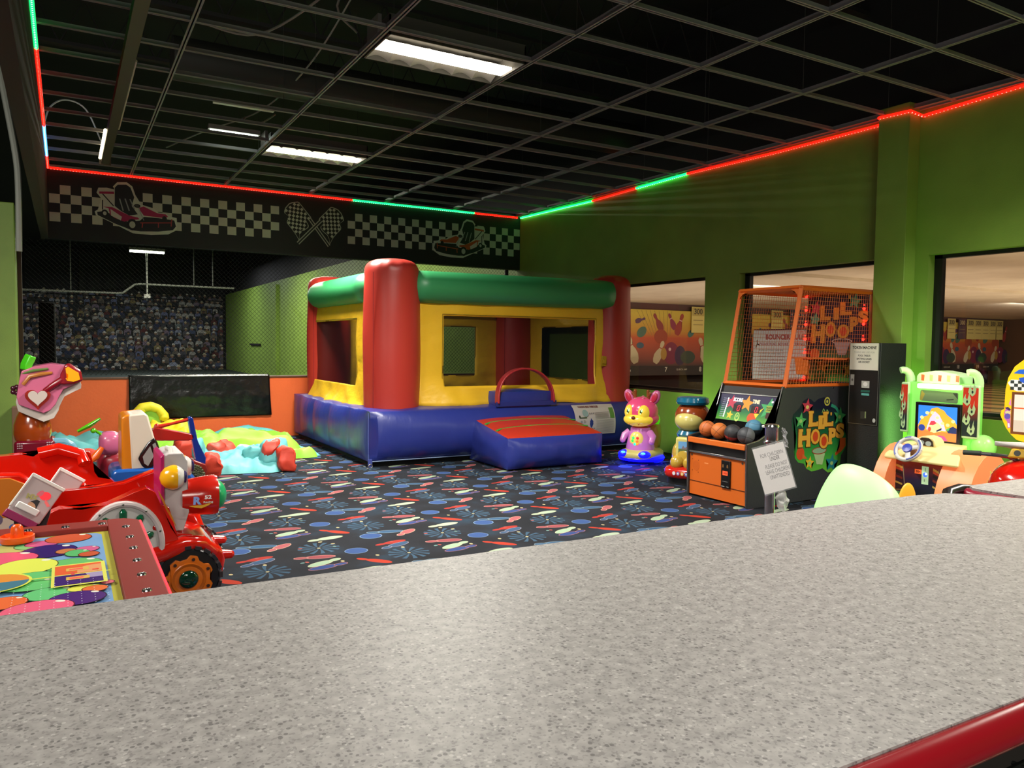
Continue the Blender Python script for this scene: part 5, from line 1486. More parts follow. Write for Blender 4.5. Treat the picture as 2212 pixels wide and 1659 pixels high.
# ================================================================ stanchion with hanging sign
sn = thing('stanchion_post', 'shiny chrome queue post standing in front of the basketball machine', 'stanchion', (3.80, 3.31, 0))
B().cyl((3.80, 3.31, 0), (3.80, 3.31, .97), .030, n=28).obj('pole', CHR, sn)
B().lathe([(.17, 0), (.17, .012), (.06, .04), (.03, .05)], c=(3.80, 3.31, 0), n=36).obj('foot', CHR, sn)
B().lathe([(.036, .845), (.048, .85), (.048, .862), (.040, .87), (.040, .945), (.046, .955), (.044, .966), (0, .97)], c=(3.80, 3.31, 0), n=28).obj('belt_head', CHR, sn)
B().box(3.765, 3.785, 3.335, 3.36, .945, .96).obj('belt_clip', mat('d8d8d8', .3), sn, bevel=.004)
bs = B()
bs.grid(lambda u, v: (3.842 + .03 * v + .012 * noise.noise((u * 5, v * 5, 1)), 3.27 - .03 * u + .02 * noise.noise((u * 4, v * 6, 2)), .955 - .12 * v - .01 * u), 8, 12)
CLR = mat('e8e4ea', .12, alpha=.42, spec=.8)
prop(bs.obj('clear_wrap', CLR), 'crumpled clear plastic wrap on the right side of the chrome queue post', 'plastic wrap')
prop(B().ell((3.835, 3.24, .50), (.04, .03, .06), nu=14, nv=10).jitter(.03, 22, 3).obj('plastic_scrap', mat('d8d8d4', .2, alpha=.5)), 'crumpled clear plastic dangling below the paper sign', 'plastic wrap')
c0, c1, c2, c3 = [Vector(q_) - Vector((.012, .010, 0)) for q_ in ((3.718, 3.322, .823), (3.878, 3.226, .877), (3.903, 3.190, .592), (3.735, 3.290, .538))]
u_, v_ = (c1 - c0), (c0 - c3)
SFm = frame(c3 - (u_.cross(v_)).normalized() * -.0, u_, v_)
sw_, sh_ = u_.length, v_.length
pg = thing('paper_sign', 'white paper sign in a clear sleeve hanging from the chrome queue post', 'sign', tuple(c3))
MW[pg] = Matrix.Translation(c3)
B(SFm).box(0, sw_, 0, sh_, -.001, .001).obj('paper', mat('dcd6d4', .7), pg)
a = Art(SFm, lift=.0012, rough=.7)
for s, y, x0, x1, c in (('FOR CHILDERN', .235, .035, .178, '6e6a6a'), ('UNDER', .205, .088, .148, '2c2a2a'), ('PLEASE DO NOT', .163, .048, .186, '6e6a6a'), ('LEAVE CHILDREN', .128, .042, .188, '6e6a6a'), ('UNATTENDED', .093, .06, .182, '6e6a6a')):
    k_ = sw_ / .195
    a.text(s, (x0 + x1) / 2 * k_, y * sh_ / .29, .03, c, .0, fit=((x1 - x0) * k_, .025))
a.obj('printed_text', pg)
B(SFm).box(-.004, sw_ + .006, -.008, sh_ + .012, .003, .0034).obj('clear_sleeve', mat('ffffff', .08, alpha=.10, spec=.8), pg)

# ================================================================ grey counters
LM = NT('laminate', .34)
vo = LM.n('ShaderNodeTexVoronoi'); vo.inputs['Scale'].default_value = 175; LM.set(vo.inputs['Vector'], LM.vm('ADD', LM.pos, LM.vm('MULTIPLY', LM.vm('SUBTRACT', LM.n('ShaderNodeTexNoise').outputs['Color'], (.5, .5, .5)), (.004, .004, 0))))
sc_ = LM.n('ShaderNodeSeparateColor'); LM.set(sc_.inputs[0], vo.outputs['Color'])
dk = LM.math('MULTIPLY', LM.math('GREATER_THAN', sc_.outputs[0], .80), LM.math('LESS_THAN', vo.outputs['Distance'], .42))
wt = LM.math('MULTIPLY', LM.math('GREATER_THAN', sc_.outputs[1], .85), LM.math('LESS_THAN', vo.outputs['Distance'], .40))
gr = LM.ramp(LM.noise(60, 4), [(.3, '989492'), (.5, 'aaa5a3'), (.72, 'bab6b3')])
col_ = LM.mix(LM.math('MULTIPLY', dk, .6), gr, lin('4a4848'))
col_ = LM.mix(LM.math('MULTIPLY', wt, .45), col_, lin('dcd8d4'))
v2 = LM.n('ShaderNodeTexVoronoi'); v2.inputs['Scale'].default_value = 330; LM.set(v2.inputs['Vector'], LM.pos)
s2 = LM.n('ShaderNodeSeparateColor'); LM.set(s2.inputs[0], v2.outputs['Color'])
col_ = LM.mix(LM.math('MULTIPLY', LM.math('GREATER_THAN', s2.outputs[2], .8), .4), col_, lin('6e6a6a'))
lam = LM.color(col_)
LM.b.inputs['Roughness'].default_value = .42
LM.b.inputs['Specular IOR Level'].default_value = .4
REDT = mat('a01420', .25, coat=.4)
ct = thing('counter', 'long grey speckled counter with red rounded edge filling the foreground', 'counter', (.2, .88, 0))
ZT_ = 1.05
oc = [(-2.6, 1.36), (-.087, 1.311), (.643, 1.285), (1.514, 1.266), (1.80, 1.258), (2.0, 1.243), (2.106, 1.223), (2.175, 1.165), (2.222, 1.08), (2.25, .95), (2.26, .8), (2.22, .62), (2.1, .50), (1.9, .445), (.945, .452), (.638, .458), (-2.6, .50)]
top = B().prism(oc, FZ(0), 1.012, ZT_).obj('countertop', lam, ct)
path = [(x, y, 1.030) for x, y in oc[5:]]
def off(path, d):
    o = []
    for i, p in enumerate(path):
        t = Vector(path[min(i + 1, len(path) - 1)]) - Vector(path[max(0, i - 1)])
        n = Vector((-t.y, t.x, 0)).normalized(); o.append(tuple(Vector(p) + n * d))
    return o
b = B()
P2 = [Vector(p) for p in path]
rings = []
for i, p in enumerate(P2):
    t = (P2[min(i + 1, len(P2) - 1)] - P2[max(i - 1, 0)]); t.z = 0; t.normalize()
    n = Vector((t.y, -t.x, 0)) * -1
    rings.append([p + n * (-.003) + Vector((0, 0, .0195)), p + n * .006 + Vector((0, 0, .0195)), p + n * .022 + Vector((0, 0, .012)), p + n * .029 + Vector((0, 0, -.004)), p + n * .024 + Vector((0, 0, -.018)), p + n * .008 + Vector((0, 0, -.028)), p + n * (-.003) + Vector((0, 0, -.028))])
b.loft(rings).obj('red_edge', REDT, ct, ang=60, bevel=0, sub=1)
B().box(-2.5, 2.0, .72, 1.2, 0, 1.012).obj('counter_base', mat('3a3432', .7), ct)
oc2 = [(2.275, 1.20), (2.28, 1.245), (2.31, 1.27), (2.36, 1.272), (3.4, 1.235), (3.4, .45), (2.40, .45), (2.345, .62), (2.335, .85), (2.29, 1.05)]
c2t = thing('counter', 'second grey counter with red edge beyond the rounded end at far right', 'counter', (2.9, .86, 0))
B().prism(oc2, FZ(0), 1.0, 1.046).obj('countertop', lam, c2t)
p2 = [(x, y, 1.024) for x, y in [(2.31, 1.275), (2.276, 1.245), (2.269, 1.20), (2.284, 1.05), (2.328, .85), (2.338, .62), (2.395, .445)]]
B().tube(p2, .016, n=10).obj('red_edge', mat('8c1c30', .3), c2t)
B().tube([(2.20, 1.268, 1.018), (2.24, 1.292, 1.026), (2.30, 1.292, 1.032), (2.36, 1.284, 1.03)], [.010, .018, .018, .012], n=10).obj('corner_bumper', mat('1a1210', .3), c2t)
B().box(2.45, 3.3, .6, 1.1, 0, 1.0).obj('counter_base', mat('3a3432', .7), c2t)
# wire rack under the near edge, cream box added for the bright cells behind it
wr = thing('wire_rack', 'black wire rack under the near right edge of the counter', 'rack', (1.45, .45, .55))
b = B()
for k in range(14): x = 1.0 + .07 * k; b.cyl((x, .30, .80), (x, .62, .80), .004, n=5)
for k in range(6): y = .31 + .06 * k; b.cyl((.98, y, .80), (1.95, y, .80), .005, n=5)
b.obj('shelf_grid', mat('0c0e0c', .5), wr)
for x in (1.0, 1.93): B().cyl((x, .33, 0), (x, .33, .82), .01, n=8).obj('leg', mat('0c0e0c', .5), wr); B().cyl((x, .6, 0), (x, .6, .82), .01, n=8).obj('leg', mat('0c0e0c', .5), wr)
for z in (.45,): B().box(.98, 1.95, .33, .62, z, z + .01).obj('lower_shelf', mat('101410', .6), wr)
crt = prop(B().box(1.1, 1.8, .39, .56, .462, .62).obj('cream_backing', mat('e8e0c4', .7)), 'cream box added on the wire rack to stand in for the brightness behind it', 'box')

# ================================================================ air hockey table
ah = thing('air_hockey_table', 'red rimmed air hockey table with balloon printed playfield at lower left', 'air hockey table', (-.27, 2.45, 0))
AX0, AX1, AY0, AY1 = -.80, .228, 1.72, 3.185
rim = [(AX0, AY0), (AX1, AY0), (AX1, AY1 - .06), (AX1 - .055, AY1), (AX0 + .055, AY1), (AX0, AY1 - .06)]
RM = mat('7e1a10', .5)
B().prism([(AX0 + .03, AY0 + .03), (AX1 - .03, AY0 + .03), (AX1 - .03, AY1 - .03), (AX0 + .03, AY1 - .03)], FZ(0), .45, .745).obj('body', mat('8c1c14', .35), ah)
for x in (AX0 + .12, AX1 - .12):
    for y in (AY0 + .12, AY1 - .12): B().box(x - .05, x + .05, y - .05, y + .05, 0, .45).obj('leg', mat('1c1a1c', .5), ah)
for q_ in ((AX1 - .105, AX1, AY0, AY1 - .0), (AX0, AX0 + .105, AY0, AY1), (AX0 + .105, AX1 - .105, AY1 - .105, AY1), (AX0 + .105, AX1 - .105, AY0, AY0 + .105)):
    P_ = [(q_[0], q_[2]), (q_[1], q_[2]), (q_[1], q_[3]), (q_[0], q_[3])]
    if q_[0] == AX1 - .105: P_ = [(q_[0], q_[2]), (q_[1], q_[2]), (q_[1], AY1 - .055), (AX1 - .05, AY1), (q_[0], AY1)]
    B().prism(P_, FZ(0), .74, .784).obj('rim_rail', RM, ah, bevel=.003)
B().tube([(AX1 + .002, AY0, .780), (AX1 + .002, AY1 - .06, .780)], .0045, n=6).obj('glow_edge', mat('ff2430', .3, emit=2.2, ecol='ff1c2c'), ah)
for i, (x, y) in enumerate([(-.36, 3.13), (-.25, 3.125), (-.12, 3.122), (-.009, 3.119), (.105, 3.117), (.177, 3.03), (.179, 2.866), (.179, 2.706), (.178, 2.548), (.178, 2.386), (.178, 2.226), (.178, 2.07), (.178, 1.91)]):
    B().lathe([(.0135, .784), (.012, .7875), (.006, .788), (.005, .786), (0, .786)], c=(x, y, 0), n=16).obj('rim_screw', CHR, ah)
B().box(AX0 + .1, AX1 - .1, AY0 + .1, AY1 - .1, .745, .764).obj('playfield', mat('6a9ac8', .2, coat=.5), ah)
a = Art(FZ(.764), lift=.0012, step=.00014, rough=.2)
a.rect(AX0 + .106, .122, AY0 + .106, 3.078, 'b8b448')
rr2 = [(.100, 1.85), (.100, 3.03), (.085, 3.058), (.06, 3.066), (AX0 + .13, 3.066), (AX0 + .13, 1.85)]
a.poly(rr2, '7aa4d4')
BAL = [('b4bc70', -.163, 2.954, .082, .057, -.2), ('6cc07c', -.104, 2.960, .05, .05, .11), ('d06090', -.075, 2.975, .05, .04, 0), ('cc5a3a', -.000, 3.013, .068, .062, -.1), ('36226c', -.056, 2.858, .078, .082, -.10), ('d06090', .051, 2.83, .034, .036, -.3), ('c87a4a', -.008, 2.828, .028, .03, 0), ('5cb870', .024, 2.787, .034, .042, .09), ('c85a38', .055, 2.757, .028, .029, .06), ('e8587c', -.181, 2.808, .098, .078, -.2), ('6cc070', .010, 2.645, .078, .072, -.2), ('e4ec60', -.112, 2.680, .082, .09, -.05), ('6cc878', -.075, 2.55, .075, .05, -.3), ('6cc878', -.10, 2.47, .08, .055, -.2), ('6ccc80', -.046, 2.360, .062, .056, -.08), ('e8e860', .035, 2.372, .04, .03, 0), ('d86878', .092, 2.400, .016, .018, .4), ('e87440', .06, 2.351, .030, .028, -.1), ('4a2a7a', .018, 2.283, .066, .058, -.25), ('f07040', -.145, 2.321, .05, .052, 0), ('f06888', -.071, 2.232, .08, .066, .09), ('e8e860', -.03, 2.15, .06, .05, 0), ('6cc878', .05, 2.1, .05, .06, 0), ('f07040', -.2, 2.1, .07, .07, 0), ('36226c', -.28, 2.4, .08, .08, 0), ('e8587c', -.35, 2.7, .08, .08, 0), ('6cc070', -.33, 2.95, .07, .08, 0)]
for c, x, y, r1, r2_, an in BAL:
    a.ell(x, y, r1 + .003, r2_ + .003, tuple(v * .45 for v in (int(c[:2], 16) / 255, int(c[2:4], 16) / 255, int(c[4:], 16) / 255)), an)
    a.ell(x, y, r1, r2_, c, an)
    if r1 > .03: a.ell(x + r1 * .62, y + r2_ * .62, r1 * .16, r2_ * .12, 'f0f0e0', -.6)
a.ell(-.185, 2.51, .095, .095, 'e4ec60'); a.ell(-.185, 2.51, .088, .088, 'e89440'); a.poly([(-.185 + .088 * math.cos(t), 2.51 + .088 * math.sin(t)) for t in [PI + PI * k / 16 for k in range(17)]], '4a7c94')
a.line([(-.095, 2.505), (-.04, 2.504)], .010, 'd8e860'); a.line([(.09, 2.504), (.104, 2.504)], .006, 'd8e860')
a.rect(-.044, .093, 2.390, 2.618, 'e4e468'); a.rect(-.036, .083, 2.508, 2.608, 'e8683c'); a.rect(-.036, .083, 2.400, 2.50, '3c2874')
a.poly([(.02, 2.56), (.045, 2.585), (.083, 2.59), (.083, 2.51), (.02, 2.51)], 'e8a470'); a.poly([(.04, 2.50), (.083, 2.50), (.083, 2.45), (.05, 2.45)], 'a89cc4')
for z in (2.555, 2.46): a.rect(-.008, .05, z - .016, z + .016, 'e0b860'); a.rect(0, .035, z - .008, z + .008, 'f05a50', emit=.4)
a.rect(.005, .013, 2.49, 2.52, 'd85a50'); a.rect(.058, .075, 2.525, 2.535, 'f05a40')
k0 = a.k
for i in range(10):
    for j in range(16):
        if j % 1 == 0 and 2.12 + .022 * j < 2.44: a.k = k0; a.ell(-.19 + .031 * i, 2.12 + .022 * j, .0016, .0016, 'e8f0f8', n=6)
a.obj('playfield_print', ah)
mk = thing('hockey_mallet', 'orange round air hockey mallet resting on the table', 'mallet', (-.149, 3.03, .7695))
B().lathe([(.0, .0), (.048, 0), (.051, .004), (.051, .020), (.047, .022), (.045, .010), (.02, .008), (.019, .035), (.017, .05), (.010, .058), (0, .060)], c=(-.149, 3.03, .7695), n=36).obj('grip_disc', mat('f05a14', .3), mk)

# ================================================================ deflated inflatable heap by the half wall
hp = thing('deflated_inflatable', 'deflated teal, lime, yellow and red inflatable lying crumpled along the half wall', 'deflated inflatable', (1.4, 10.4, 0))
TL, LIM, YLW, RDF, CRF = mat('5fb0b2', .55, bump=(6, .25)), mat('88cc3a', .55, bump=(6, .25)), mat('dccc28', .55, bump=(8, .3)), mat('d0402c', .55, bump=(7, .25)), mat('d8ccbc', .6)
def sheet(poly, z, name, m, amp=.05, scale=3, seed=0, n=26, parent=None):
    """crumpled cloth over a quadrilateral (4 corner points) puffed to height z"""
    p = [Vector((*q_, 0)) for q_ in poly]
    b = B()
    def fn(u, v):
        q_ = p[0].lerp(p[1], u).lerp(p[3].lerp(p[2], u), v)
        e = min(u, 1 - u, v, 1 - v)
        k_ = min(1, e * 7) ** .6
        h = .006 + z * k_ * (.75 + .5 * noise.noise((q_.x * scale, q_.y * scale, seed))) + amp * k_ * abs(noise.noise((q_.x * scale * 2.1, q_.y * scale * 2.1, seed + 4)))
        w = .05 * (1 - k_)
        return (q_.x + w * noise.noise((q_.x * 5, q_.y * 5, seed + 8)), q_.y + w * noise.noise((q_.x * 5, q_.y * 5, seed + 9)), max(.006, h))
    b.grid(fn, n, n)
    V = list(b.bm.verts)
    return b.obj(name, m, parent or hp, ang=70)
def fold(path, r, name, m, flat=.6, amp=.03, seed=0, parent=None, n=18):
    P_ = [Vector(q_) for q_ in path]
    # resample
    Q = []
    for i in range(len(P_) - 1):
        for k_ in range(8): Q.append(P_[i].lerp(P_[i + 1], k_ / 8))
    Q.append(P_[-1])
    rad = [(r[0] + (r[1] - r[0]) * i / (len(Q) - 1) if hasattr(r, '__len__') else r) * (.35 + .65 * min(1, min(i, len(Q) - 1 - i) / 3)) for i in range(len(Q))]
    b = B(); b.tube(Q, rad, n=n, flat=flat); b.jitter(amp, 5, seed)
    for v in b.bm.verts: v.co.z = max(v.co.z, .005)
    return b.obj(name, m, parent or hp, ang=70)
sheet([(-.30, 10.3), (.9, 10.0), (1.1, 11.7), (-.35, 11.7)], .24, 'teal_floor', TL, seed=1, amp=.10)
sheet([(1.7, 9.3), (2.80, 9.62), (2.74, 10.9), (1.4, 10.9)], .07, 'teal_floor', TL, seed=2, amp=.07)
sheet([(1.2, 8.72), (2.05, 8.58), (2.35, 9.6), (1.1, 9.7)], .17, 'teal_floor', TL, seed=3, amp=.11, scale=3.6)
sheet([(.75, 9.75), (1.75, 9.7), (2.0, 11.4), (.8, 11.5)], .25, 'lime_wall', LIM, seed=5, amp=.10)
sheet([(1.5, 10.3), (2.35, 9.35), (2.62, 9.75), (1.85, 11.5)], .27, 'lime_wall', LIM, seed=21, amp=.06, scale=2)
sheet([(2.25, 9.42), (2.72, 9.55), (2.62, 9.82), (2.3, 9.75)], .15, 'lime_wall', LIM, seed=24, amp=.05)
sheet([(2.1, 11.2), (2.75, 10.75), (2.72, 11.3), (2.1, 11.65)], .18, 'lime_wall', LIM, seed=7, amp=.06)
fold([(1.75, 11.65, .10), (2.3, 11.6, .17), (2.75, 11.35, .08)], .09, 'teal_tube', TL, flat=.6, seed=17)
ar = fold([(.79, 11.3, .38), (.80, 11.3, .46), (.88, 11.3, .545), (.97, 11.3, .56), (1.07, 11.3, .52), (1.14, 11.3, .44), (1.15, 11.28, .36)], .06, 'yellow_arch', YLW, flat=1.0, amp=.02, seed=8)
sheet([(.85, 10.95), (1.40, 10.7), (1.66, 11.5), (.95, 11.6)], .40, 'yellow_panel', YLW, seed=9, amp=.12)
B().prism([(-.12, 0), (.14, -.06), (.13, .06), (.06, .14), (-.02, .15), (-.1, .08)], FY(11.32, .96, .38), -.02, .02).obj('arch_web', mat('90c840', .6), ar)
def lump(c, rad, name, m, seed, amp=.05, parent=None):
    b = B().ell(c, rad, nu=30, nv=18, e=.6).jitter(amp * 1.3, 6, seed).jitter(amp * .4, 19, seed + 3)
    for v in b.bm.verts: v.co.z = max(v.co.z, .005)
    return b.obj(name, m, parent or hp, ang=45)
lump((2.02, 8.84, .20), (.15, .13, .15), 'teal_pillar', TL, 31)
p_ = lump((1.98, 8.80, .25), (.085, .10, .115), 'red_patch', RDF, 32)
lump((2.13, 8.66, .13), (.105, .10, .13), 'red_pillar_end', RDF, 33)
lump((1.86, 8.95, .15), (.14, .12, .13), 'teal_pillar', TL, 34)
lump((1.13, 9.10, .22), (.13, .14, .17), 'red_pillar', RDF, 35)
lump((1.26, 9.08, .18), (.06, .15, .19), 'teal_pillar', TL, 36)
lump((1.58, 9.6, .15), (.16, .12, .12), 'red_panel', RDF, 37)
lump((1.33, 8.70, .12), (.12, .12, .11), 'red_pillar_end', RDF, 38)
sheet([(1.7, 9.5), (2.3, 9.35), (2.35, 9.65), (1.75, 9.85)], .19, 'cream_flap', CRF, seed=13)
sheet([(2.38, 10.1), (2.68, 10.2), (2.62, 10.55), (2.3, 10.5)], .15, 'dark_red_flap', mat('8a1c20', .6), seed=14, amp=.1)
sheet([(2.2, 9.95), (2.5, 9.95), (2.6, 10.15), (2.3, 10.25)], .15, 'cream_flap', CRF, seed=15, amp=.08)
sheet([(2.05, 9.15), (2.3, 9.1), (2.3, 9.3), (2.05, 9.35)], .19, 'blue_flap', mat('2a5aa8', .6), seed=16)
sheet([(-.1, 9.5), (.6, 9.3), (.7, 10.1), (-.05, 10.2)], .2, 'red_panel', RDF, seed=18)

# ================================================================ kiddie rides at the left
RG = mat('c4180a', .13, coat=.8)
# --- rocket car ride with eyes
rc = thing('rocket_car_kiddie_ride', 'glossy red rocket car kiddie ride with yellow lidded eyes and orange wheel', 'kiddie ride', (.2, 4.7, 0))
fl = [(-.10, .25), (-.10, .50), (-.075, .585), (-.04, .60), (.06, .585), (.17, .60), (.30, .655), (.36, .672), (.40, .645), (.432, .56), (.47, .45), (.515, .375), (.52, .30), (.40, .265), (.30, .22)]
B().prism(fl, frame((0, 4.42, 0), (1, 0, 0), (0, 0, 1)), -.09, 0).obj('near_flank', RG, rc, bevel=.028, seg=4)
fr2 = [(-.12, .25), (-.12, .60), (-.08, .615), (.12, .60), (.28, .632), (.44, .69), (.50, .60), (.55, .45), (.57, .30), (.30, .22)]
B().prism(fr2, frame((0, 4.98, 0), (1, 0, 0), (0, 0, 1)), 0, .08).obj('far_flank', RG, rc, bevel=.028, seg=4)
B().prism([(-.10, .2), (-.10, .46), (.0, .42), (.2, .38), (.36, .60), (.47, .55), (.52, .36), (.5, .2)], frame((0, 4.95, 0), (1, 0, 0), (0, 0, 1)), 0, .48).obj('cockpit_tub', RG, rc, bevel=.03, seg=3)
# arch panel with green lamps
wp = B().prism([(.245 + .195 * math.cos(t), .375 + .24 * math.sin(t)) for t in [PI * k / 28 for k in range(-2, 31)]], FY(4.418), -.004, .012).obj('arch_panel', mat('c8c4c0', .3), rc)
b = B()
b.tube([(.245 + .182 * math.cos(t), 4.402, .375 + .225 * math.sin(t)) for t in [PI * k / 28 for k in range(-2, 31)]], .016, n=8)
b.obj('arch_rim', mat('c4b4b4', .3), wp)
for k in range(5):
    t = PI * (.10 + .2 * k); ca, sa = math.cos(t), math.sin(t)
    B().tube([(.245 + .115 * ca, 4.402, .375 + .145 * sa), (.245 + .138 * ca, 4.398, .375 + .185 * sa), (.245 + .146 * ca, 4.402, .375 + .20 * sa)], [.019, .019, .008], n=12).obj('green_lamp', mat('0c5a3a', .12, coat=.7), wp)
for k in range(5):
    t = PI * (.1 + .2 * k); B().ell((.245 + .182 * math.cos(t), 4.386, .375 + .225 * math.sin(t)), (.006, .005, .006), nu=8, nv=6).obj('panel_screw', mat('6a6a66', .3, metal=.8), wp)
# face block
fbk = B().prism([(.45, .48), (.45, .815), (.48, .83), (.55, .83), (.575, .78), (.575, .60), (.565, .58), (.58, .50), (.55, .40), (.495, .40)], frame((0, 4.88, 0), (1, 0, 0), (0, 0, 1)), 0, .34).obj('face_block', mat('b8b0b0', .3), rc, bevel=.012)
B().prism([(.435, .46), (.435, .815), (.455, .83), (.455, .48)], frame((0, 4.90, 0), (1, 0, 0), (0, 0, 1)), 0, .38).obj('magenta_edge', mat('a8185c', .3), fbk, bevel=.004)
def eye(y, x, z):
    e = B().ell((x, y, z), (.064, .064, .066), nu=30, nv=18).obj('eye_ball', mat('d8d4d0', .15, coat=.6), rc)
    b = B(); T_ = Matrix.Translation((x, y, z))
    b.lathe([(.0, -.069), (.03, -.062), (.055, -.042), (.0675, -.01), (.0685, .0), (.066, .018)], c=(x, y, z), n=30, M=Matrix.Rotation(math.radians(90), 4, 'Y'), cap=True).obj('eye_lid', mat('e8a814', .2, coat=.5), e)
    B().ell((x + .058, y - .012, z), (.012, .028, .034), nu=16, nv=10).obj('pupil', mat('241a50', .2), e)
eye(4.52, .498, .703); eye(4.82, .575, .715)
B().tube([(.485, 4.70, .82), (.485, 4.68, .848), (.495, 4.62, .848), (.495, 4.60, .82)], .012, n=8).obj('top_handle', mat('d8d4d0', .3), fbk)
B().box(.57, .63, 4.80, 4.90, .66, .75).obj('side_box', mat('d8d8d4', .3), fbk, bevel=.01)
# nose barrel
b = B()
prof_ = [(.092, 0), (.096, .02), (.107, .1), (.114, .17), (.110, .19), (.07, .192), (0, .192)]
b.lathe(prof_, c=(.545, 4.62, .572), n=36, M=Matrix.Rotation(math.radians(90), 4, 'Y'))
nb = b.obj('nose_barrel', mat('b81c10', .2, coat=.5), rc)
B().ell((.73, 4.62, .57), (.06, .085, .085), nu=24, nv=14).obj('nose_ball', mat('18a060', .3, coat=.4), nb)
a = Art(FY(4.512), lift=.004, rough=.3)
EX, EZ = .025, -.033
a.poly([(.545, .578), (.575, .567), (.61, .560), (.645, .572), (.668, .588), (.62, .578), (.585, .578)], 'd8a030')
a.text('R', .586, .602, .055, '88a8e8', .003, rot=-.05, sx=1.1); a.text('52', .645, .618, .028, 'f0e8e8', .001, sx=1.3); a.text('Racing', .645, .592, .016, 'c8c0b8', .0005, sx=1.2)
for v in a.b.bm.verts:
    v.co.x += EX; v.co.z += EZ
    z = v.co.z; R_ = .096 + .018 * (v.co.x - .545) / .17
    v.co.y = 4.62 - max(.02, (R_ ** 2 - (z - .572) ** 2)) ** .5 - .002 - (4.512 - .004 - v.co.y) * .5
a.obj('racing_emblem', nb)
fm = B().prism([(0, 0), (.05, .012), (.10, -.004), (.15, .012), (.21, .0), (.16, -.008), (.12, -.02), (.07, -.006), (.03, -.016)], frame((.415, 4.402, .655), (.42, 0, -1), (.3, -1, .0)), 0, .003).obj('flame_sticker', mat('b87820', .3), rc)
# front body, fenders, wheels
B().prism([(.40, .30), (.50, .40), (.58, .385), (.68, .34), (.74, .29), (.76, .22), (.74, .12), (.66, .10), (.56, .3), (.44, .27)], frame((0, 4.96, 0), (1, 0, 0), (0, 0, 1)), 0, .48).obj('hood', RG, rc, bevel=.03, seg=3)
B().tube([(.28, 4.44, .295), (.42, 4.43, .315), (.54, 4.45, .345), (.63, 4.47, .335), (.70, 4.50, .27)], [.05, .052, .05, .045, .035], n=18, flat=1.0).obj('fender', RG, rc)
B().tube([(.30, 4.98, .34), (.46, 5.0, .385), (.56, 5.0, .40), (.64, 4.98, .36), (.68, 4.96, .28)], [.05, .06, .075, .07, .05], n=18).obj('fender', RG, rc)
for y, z in ((4.56, .235), (4.80, .265)): B().tube([(.74, y, z), (.80, y, z - .005)], [.03, .024], n=14).ell((.80, y, z - .005), (.022, .024, .024), nu=14, nv=8).obj('bumper_knob', RG, rc)
B().ell((.40, 4.45, .46), (.04, .05, .035), nu=16, nv=10).obj('side_knob', RG, rc)
B().tube([(.60, 4.90, .50), (.60, 4.90, .38)], .012, n=8).tube([(.55, 4.9, .50), (.66, 4.9, .495)], .012, n=8).obj('red_bracket', RG, rc)
a = Art(frame((.60, 4.70, .374), (1, 0, -.3), (0, 1, 0)), lift=.012)
def wheel(x, y0, y1, z, flip=False):
    TY = B().lathe([(.0, -.055), (.10, -.055), (.155, -.05), (.165, -.03), (.165, .03), (.155, .05), (.10, .055), (0, .055)], c=(x, (y0 + y1) / 2, z), n=44, M=Matrix.Rotation(math.radians(90), 4, 'X')).obj('tyre', mat('141416', .35), rc)
    b = B()
    for k in range(20):
        t = 2 * PI * k / 20
        for yy, o in ((-.03, 0), (.03, PI / 20)):
            b.M = Matrix.Translation((x, (y0 + y1) / 2 + yy, z)) @ Matrix.Rotation(t + o, 4, 'Y')
            b.box(.158, .176, -.026, .026, -.016, .016)
    b.obj('tread_block', mat('2c2c30', .2), TY)
    yf = (y0 + y1) / 2 - .055
    r_ = B()
    pts = []
    for k in range(84):
        t = 2 * PI * k / 84; m_ = (k % 12)
        rr = .126 if m_ < 5 else (.108 if 6 <= m_ < 11 else .117)
        pts.append((rr * math.cos(t + .3), rr * math.sin(t + .3)))
    r_.prism(pts, FY(yf, x, z), -.01, .016)
    ri = r_.obj('wheel_rim', mat('d4680e', .25, coat=.4), TY, bevel=.004)
    B().lathe([(.09, .015), (.085, .022), (.07, .016), (.052, .01), (.048, .018)], c=(x, yf, z), n=36, M=Matrix.Rotation(math.radians(90), 4, 'X'), cap=False).obj('rim_dish', mat('b85a0c', .3), ri)
    B().ell((x, yf - .014, z), (.05, .022, .05), nu=28, nv=14).obj('hub_lamp', mat('04301f', .08, coat=.8), ri)
    for k in range(7):
        t = 2 * PI * (k * 12 + 2) / 84 + .3; B().cyl((x + .108 * math.cos(t), yf - .019, z + .108 * math.sin(t)), (x + .108 * math.cos(t), yf - .010, z + .108 * math.sin(t)), .009, n=12).obj('wheel_bolt', mat('3a1a08', .5), ri)
wheel(.555, 4.40, 4.51, .166)
wheel(.64, 4.90, 5.01, .166)
B().box(-.26, .52, 4.44, 4.94, .05, .24).box(-.24, -.08, 4.62, 4.92, .24, .56).obj('chassis', mat('0c0c0e', .6), rc)
